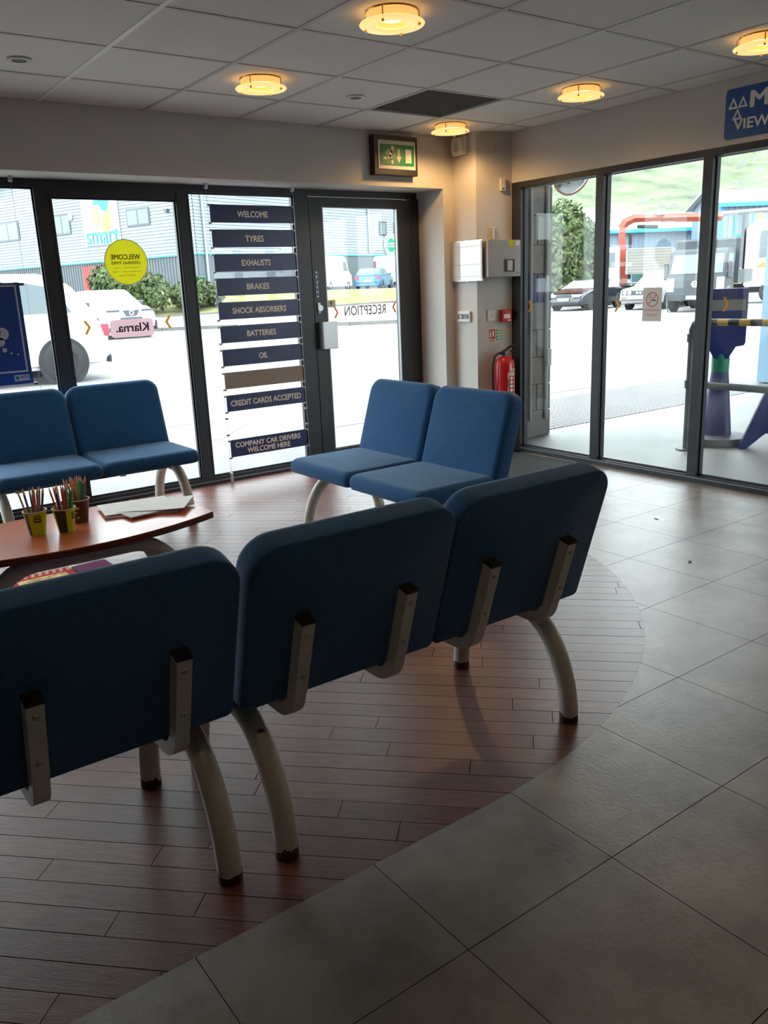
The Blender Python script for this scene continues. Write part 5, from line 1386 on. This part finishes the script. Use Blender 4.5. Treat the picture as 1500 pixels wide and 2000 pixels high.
MB().box((-2.6, -1.05, .95), (.80, 1.05, 1.45)).build('tipper_bed', 'truck_grey', t); MB().box((.72, -1.12, .95), (.88, 1.12, 2.55)).build('headboard', 'truck_grey', t)
MB().box((.70, -1.14, 2.50), (.90, 1.14, 2.58)).build('headboard_rail', 'rail_grey', t); MB().box((-2.5, -.4, .45), (2.0, .4, .75)).build('chassis', 'tyre', t)
# ---- white lorry at the right edge
t = local_thing('flatbed_lorry', (36.2, 20.6, -.012), 'white lorry with amber beacon at the right edge behind the tipper', 'lorry', 'vehicles parked outside', math.radians(-62))
mb = MB().prism([(x, -1.15, z) for x, z in ((-1.0, 1.0), (-1.0, 3.15), (-.6, 3.45), (.7, 3.45), (.95, 3.2), (1.15, 2.1), (1.2, .7), (-1.0, .7))], (0, 2.3, 0)); bmesh.ops.bevel(mb.bm, geom=list(mb.bm.edges), offset=.06, segments=2, affect='EDGES', clamp_overlap=True)
mb.build('cab', 'car_white', t, smooth=35)
for s in (-1, 1):
    MB().prism([(x, s*1.148, z) for x, z in ((-.45, 1.9), (-.45, 3.0), (.45, 3.0), (.75, 1.9))], (0, s*.012, 0)).build('side_window', 'car_glass', t)
    MB().box((.65, s*1.2, 1.9), (.80, s*1.42, 2.7), .03).build('door_mirror', 'car_dark', t)
    for x in (0.1, -3.6): wheel(t, x, s*.98, .46, .28, s)
    MB().box((-5.2, s*1.18-.03, 1.0), (-1.1, s*1.18+.03, 1.5)).build('side_board', 'car_white', t)
MB().prism([(.98, -1.0, 3.1), (.98, 1.0, 3.1), (1.16, 1.04, 2.1), (1.16, -1.04, 2.1)], (.012, 0, 0)).build('windscreen', 'car_glass', t)
MB().prism([(-.55, -1.165, 1.5), (.05, -1.165, 1.5), (-.25, -1.165, 1.75)], (0, -.004, 0)).build('triangle_emblem', 'lamp_amber', t)
MB().lathe((-.5, -.7, 3.45), [(0, .30), (.07, .27), (.10, .20), (.10, .05), (.13, 0), (0, 0)], 16).build('beacon', 'lamp_amber', t, smooth=True)
MB().box((-5.2, -1.2, .85), (-1.05, 1.2, 1.0)).build('bed', 'board_beige', t); MB().box((-5.0, -.45, .45), (1.0, .45, .85)).build('chassis', 'tyre', t)
MB().box((-1.2, -1.2, 1.0), (-1.08, 1.2, 3.7)).build('headboard', 'rail_grey', t)
# ---- crane lorry behind the cars
t = thing('crane_lorry', (34.6, 27.2, 0), 'lorry with a folded orange loading crane behind the white saloon', 'lorry', 'vehicles parked outside')
U = V(.80, -.60, 0); B_ = V(35.5, 28.1, 0); Nn = V(-.60, -.80, 0)
def cb(mb, u0, u1, n0, n1, z0, z1, bev=0): return mb.obox(B_ + U*(u0+u1)/2 + Nn*(n0+n1)/2 + UZ*(z0+z1)/2, U, Nn, UZ, (u1-u0)/2, (n1-n0)/2, (z1-z0)/2, bev)
cb(MB(), -1.25, -.35, -1.1, 1.1, .9, 2.75, .08).build('cab', 'car_white', t); cb(MB(), -1.1, -.6, 1.09, 1.12, 1.8, 2.5).build('side_window', 'car_glass', t)
cb(MB(), -1.6, 5.2, -.45, .45, .55, .9).build('chassis', 'tyre', t); cb(MB(), .2, 5.2, -1.15, 1.15, .9, 1.05).build('bed', 'board_beige', t)
pn = cb(MB(), -.1, 2.25, 1.15, 1.21, 1.45, 2.62).build('side_board', 'board_beige', t)
for k in range(8): cb(MB(), 0.0, 2.15, 1.21, 1.225, 1.52+.135*k, 1.60+.135*k).build('board_rib', 'board_beige', pn)
mb = MB(); cb(mb, -.1, -.02, 1.15, 1.23, 1.45, 2.66); cb(mb, 2.17, 2.25, 1.15, 1.23, 1.45, 2.66); cb(mb, -.1, 2.25, 1.15, 1.23, 2.60, 2.66); mb.build('board_frame', 'pipe_grey', pn)
P = lambda u, n, z: B_ + U*u + Nn*n + UZ*z
MB().tube([P(.15, 0, .9), P(.10, 0, 2.2), P(-.02, 0, 3.2), P(.0, 0, 3.75)], [.24, .24, .22, .20], 4).build('crane_column', 'crane_orange', t)
MB().tube([P(-.05, 0, 3.65), P(.15, 0, 3.95), P(.55, 0, 4.12), P(1.9, 0, 4.10)], [.20, .22, .20, .17], 4).build('inner_boom', 'crane_orange', t)
MB().tube([P(1.9, 0, 4.08), P(3.2, 0, 4.06), P(4.9, 0, 4.02)], [.19, .21, .20], 4).build('outer_boom', 'crane_orange', t)
MB().tube([P(4.9, 0, 4.15), P(7.4, 0, 4.25)], .12, 4).build('boom_extension', 'pipe_grey', t)
MB().tube([P(.75, 0, 3.72), P(1.75, 0, 3.68)], .09, 10).build('boom_cylinder', 'tyre', t); MB().tube([P(.42, 0, 1.2), P(.42, 0, 3.4)], .08, 10).build('lift_cylinder', 'tyre', t)
mb = MB(); cb(mb, 1.65, 2.05, -.18, .18, 4.2, 4.50, .04); cb(mb, 1.95, 2.55, -.15, .15, 3.55, 3.90, .05); mb.build('boom_joint', 'pipe_grey', t)
MB().tube([P(4.1, 0, 3.85), P(4.1, 0, 3.65), P(4.25, 0, 3.58), P(4.38, 0, 3.68)], .045, 8).build('hook', 'tyre', t, smooth=True)
for u in (-.9, 3.6):
    for nn in (-.95, .95):
        MB().lathe(P(u, nn, .48), [(0, -.14), (.45, -.14), (.48, -.10), (.48, .10), (.45, .14), (0, .14)], 22, Nn).build('wheel', 'tyre', t, smooth=40)
# dark green storage box behind the tipper
t = thing('storage_container', (40.4, 27.9, 0), 'dark green container behind the tipper lorry and the crane', 'container')
MB().obox((40.4, 27.9, 1.3), U, Nn, UZ, 2.4, 1.2, 1.3, .04).build('body', 'bin_green', t)
mb = MB()
for k in range(14): mb.obox(V(40.4, 27.9, 1.3) + U*(-2.2+.34*k) + Nn*1.21, U, Nn, UZ, .09, .02, 1.2)
mb.build('corrugation', 'bin_green', t)['kind'] = 'stuff'

# ================================================================== WORKSHOP BAY THINGS
t = thing('convex_mirror', (5.50, 4.93, 2.05), 'round convex mirror on the block pier, half cut by the window head', 'mirror')
ax = V(-.10, -.92, -.38).normalized(); c = V(5.50, 4.86, 2.13)
MB().lathe(c, [(0, .075), (.06, .070), (.12, .050), (.165, .018), (.178, 0), (0, 0)], 32, ax).build('dome', 'mirror_face', t, smooth=70)
MB().lathe(c, [(.172, -.02), (.186, -.02), (.186, .008), (.172, .008)], 32, ax, closed=True).build('rim', 'mirror_rim', t, smooth=40)
MB().lathe(c, [(.18, -.004), (.12, -.04), (0, -.05)], 32, ax).build('back_shell', 'mirror_rim', t, smooth=60)
MB().tube([c - ax*.045, V(5.36, 5.02, 2.20)], .014, 8).build('bracket', 'pipe_grey', t)
# ---- rail barrier
t = thing('guard_rail', (5.53, 3.71, 0), 'grey pipe guard rail with a yellow and black striped top bar', 'guard rail')
ps = (5.535, 3.715)
MB().tube([(*ps, 0), (*ps, .90), (ps[0], ps[1]-.02, .945), (ps[0], ps[1]-.06, .955)], .026, 12).build('post', 'rail_grey', t, smooth=50)
MB().lathe((*ps, 0), [(0, .012), (.075, .012), (.08, 0), (0, 0)], 18).build('base_flange', 'rail_grey', t)
for zz in (.50, .84): MB().lathe((*ps, zz), [(.026, -.03), (.036, -.03), (.036, .03), (.026, .03)], 14, closed=True).build('collar', 'rail_grey', t)
yv = ps[1]-.04; k = 0
while yv > 1.2:
    MB().tube([(ps[0], yv, .955), (ps[0], yv-.085, .955)], .0255, 12).build('stripe', 'rail_yellow' if k % 2 == 0 else 'black_plastic', t, smooth=50); yv -= .085; k += 1
MB().tube([(ps[0], ps[1], .50), (ps[0], 1.2, .50)], .026, 12).build('lower_rail', 'rail_grey', t, smooth=50)
MB().tube([(ps[0], 1.2, 0), (ps[0], 1.2, .955)], .026, 12).build('post', 'rail_grey', t, smooth=50)
# ---- blue stand behind the rail
t = thing('air_line_stand', (5.93, 3.72, 0), 'blue tapered stand with a broad head and round base behind the guard rail', 'stand')
c = V(5.93, 3.72, 0)
MB().lathe(c, [(0, .0), (.235, .0), (.245, .03), (.235, .06), (.10, .075), (0, .075)], 32).build('round_base', 'rail_grey', t, smooth=40)
MB().lathe(c, [(.112, .07), (.105, .15), (.085, .35), (.060, .60), (.052, .70), (0, .70)], 24).build('column', 'stand_blue', t, smooth=40)
MB().lathe(c, [(.064, .56), (.066, .66), (.060, .70), (.055, .70), (.055, .56)], 24).build('green_collar', 'stand_green', t, smooth=40)
hr = V(.55, -.835, 0); hn = V(-.835, -.55, 0)
MB().prism([c + hn*-.06 + hr*a + UZ*b for a, b in ((-.05, .66), (.05, .66), (.10, .75), (.155, .76), (.165, .78), (.165, 1.18), (-.165, 1.18), (-.165, .78), (-.155, .76), (-.10, .75))], hn*.12).build('head', 'stand_blue', t)
MB().prism([c + hn*.061 + hr*a + UZ*b for a, b in ((-.15, 1.02), (.15, 1.02), (.15, 1.10), (-.15, 1.10))], hn*.002).build('pale_band', 'rim', t)
MB().prism([c + hn*.061 + hr*a + UZ*b for a, b in ((-.10, .93), (.06, .93), (.06, .96), (-.10, .96))], hn*.002).build('worn_lettering', 'rim', t)
# ---- blue trestle at the right edge
t = thing('trestle', (6.0, 3.35, 0), 'blue plastic trestle leg at the right edge beyond the window', 'trestle')
o3 = V(5.80, 3.445, 0); tr = V(.55, -.835, 0)
pts = [(0, 0), (.05, -0.0), (.10, .045), (.155, .10), (.185, .125), (.205, .12), (.215, .06), (.235, .03), (.27, .03), (.285, .06), (.29, .35), (.34, .62), (.22, .62), (.185, .50)]
MB().prism([o3 + tr*a + UZ*b for a, b in pts], V(.835, .55, 0)*.09).build('leg_panel', 'stand_blue', t)
MB().prism([o3 + tr*a + UZ*b for a, b in ((.20, .60), (.75, .60), (.75, .68), (.20, .68))], V(.835, .55, 0)*.12).build('top_beam', 'stand_blue', t)
MB().prism([o3 + tr*a + UZ*b for a, b in ((.75, 0), (.80, 0), (.72, .62), (.60, .62))], V(.835, .55, 0)*.09).build('leg_panel', 'stand_blue', t)

# ---- dry leaf scraps on the floor
for (x, y, a, sz, lab) in ((3.28, 2.146, .4, .016, 'small dark dry leaf scrap on the floor tiles in front of the side window'), (3.774, 2.693, 1.3, .013, 'tiny dark scrap on the floor tiles nearer the window wall')):
    t = thing('leaf_scrap', (x, y, 0), lab, 'leaf'); ca, sa = math.cos(a), math.sin(a)
    MB().prism([(x+(u*ca-v*sa)*sz, y+(u*sa+v*ca)*sz, .0004+abs(v)*.002) for u, v in ((-1.2, 0), (-.5, .45), (.1, .2), (.5, .6), (1.3, .1), (.4, -.3), (-.3, -.5))], (0, 0, .001)).build('blade', 'stem_brown', t)
    MB().tube([(x-1.2*sz*ca, y-1.2*sz*sa, .001), (x-1.9*sz*ca, y-1.7*sz*sa, .001)], .0006, 5).build('stalk', 'stem_brown', t)
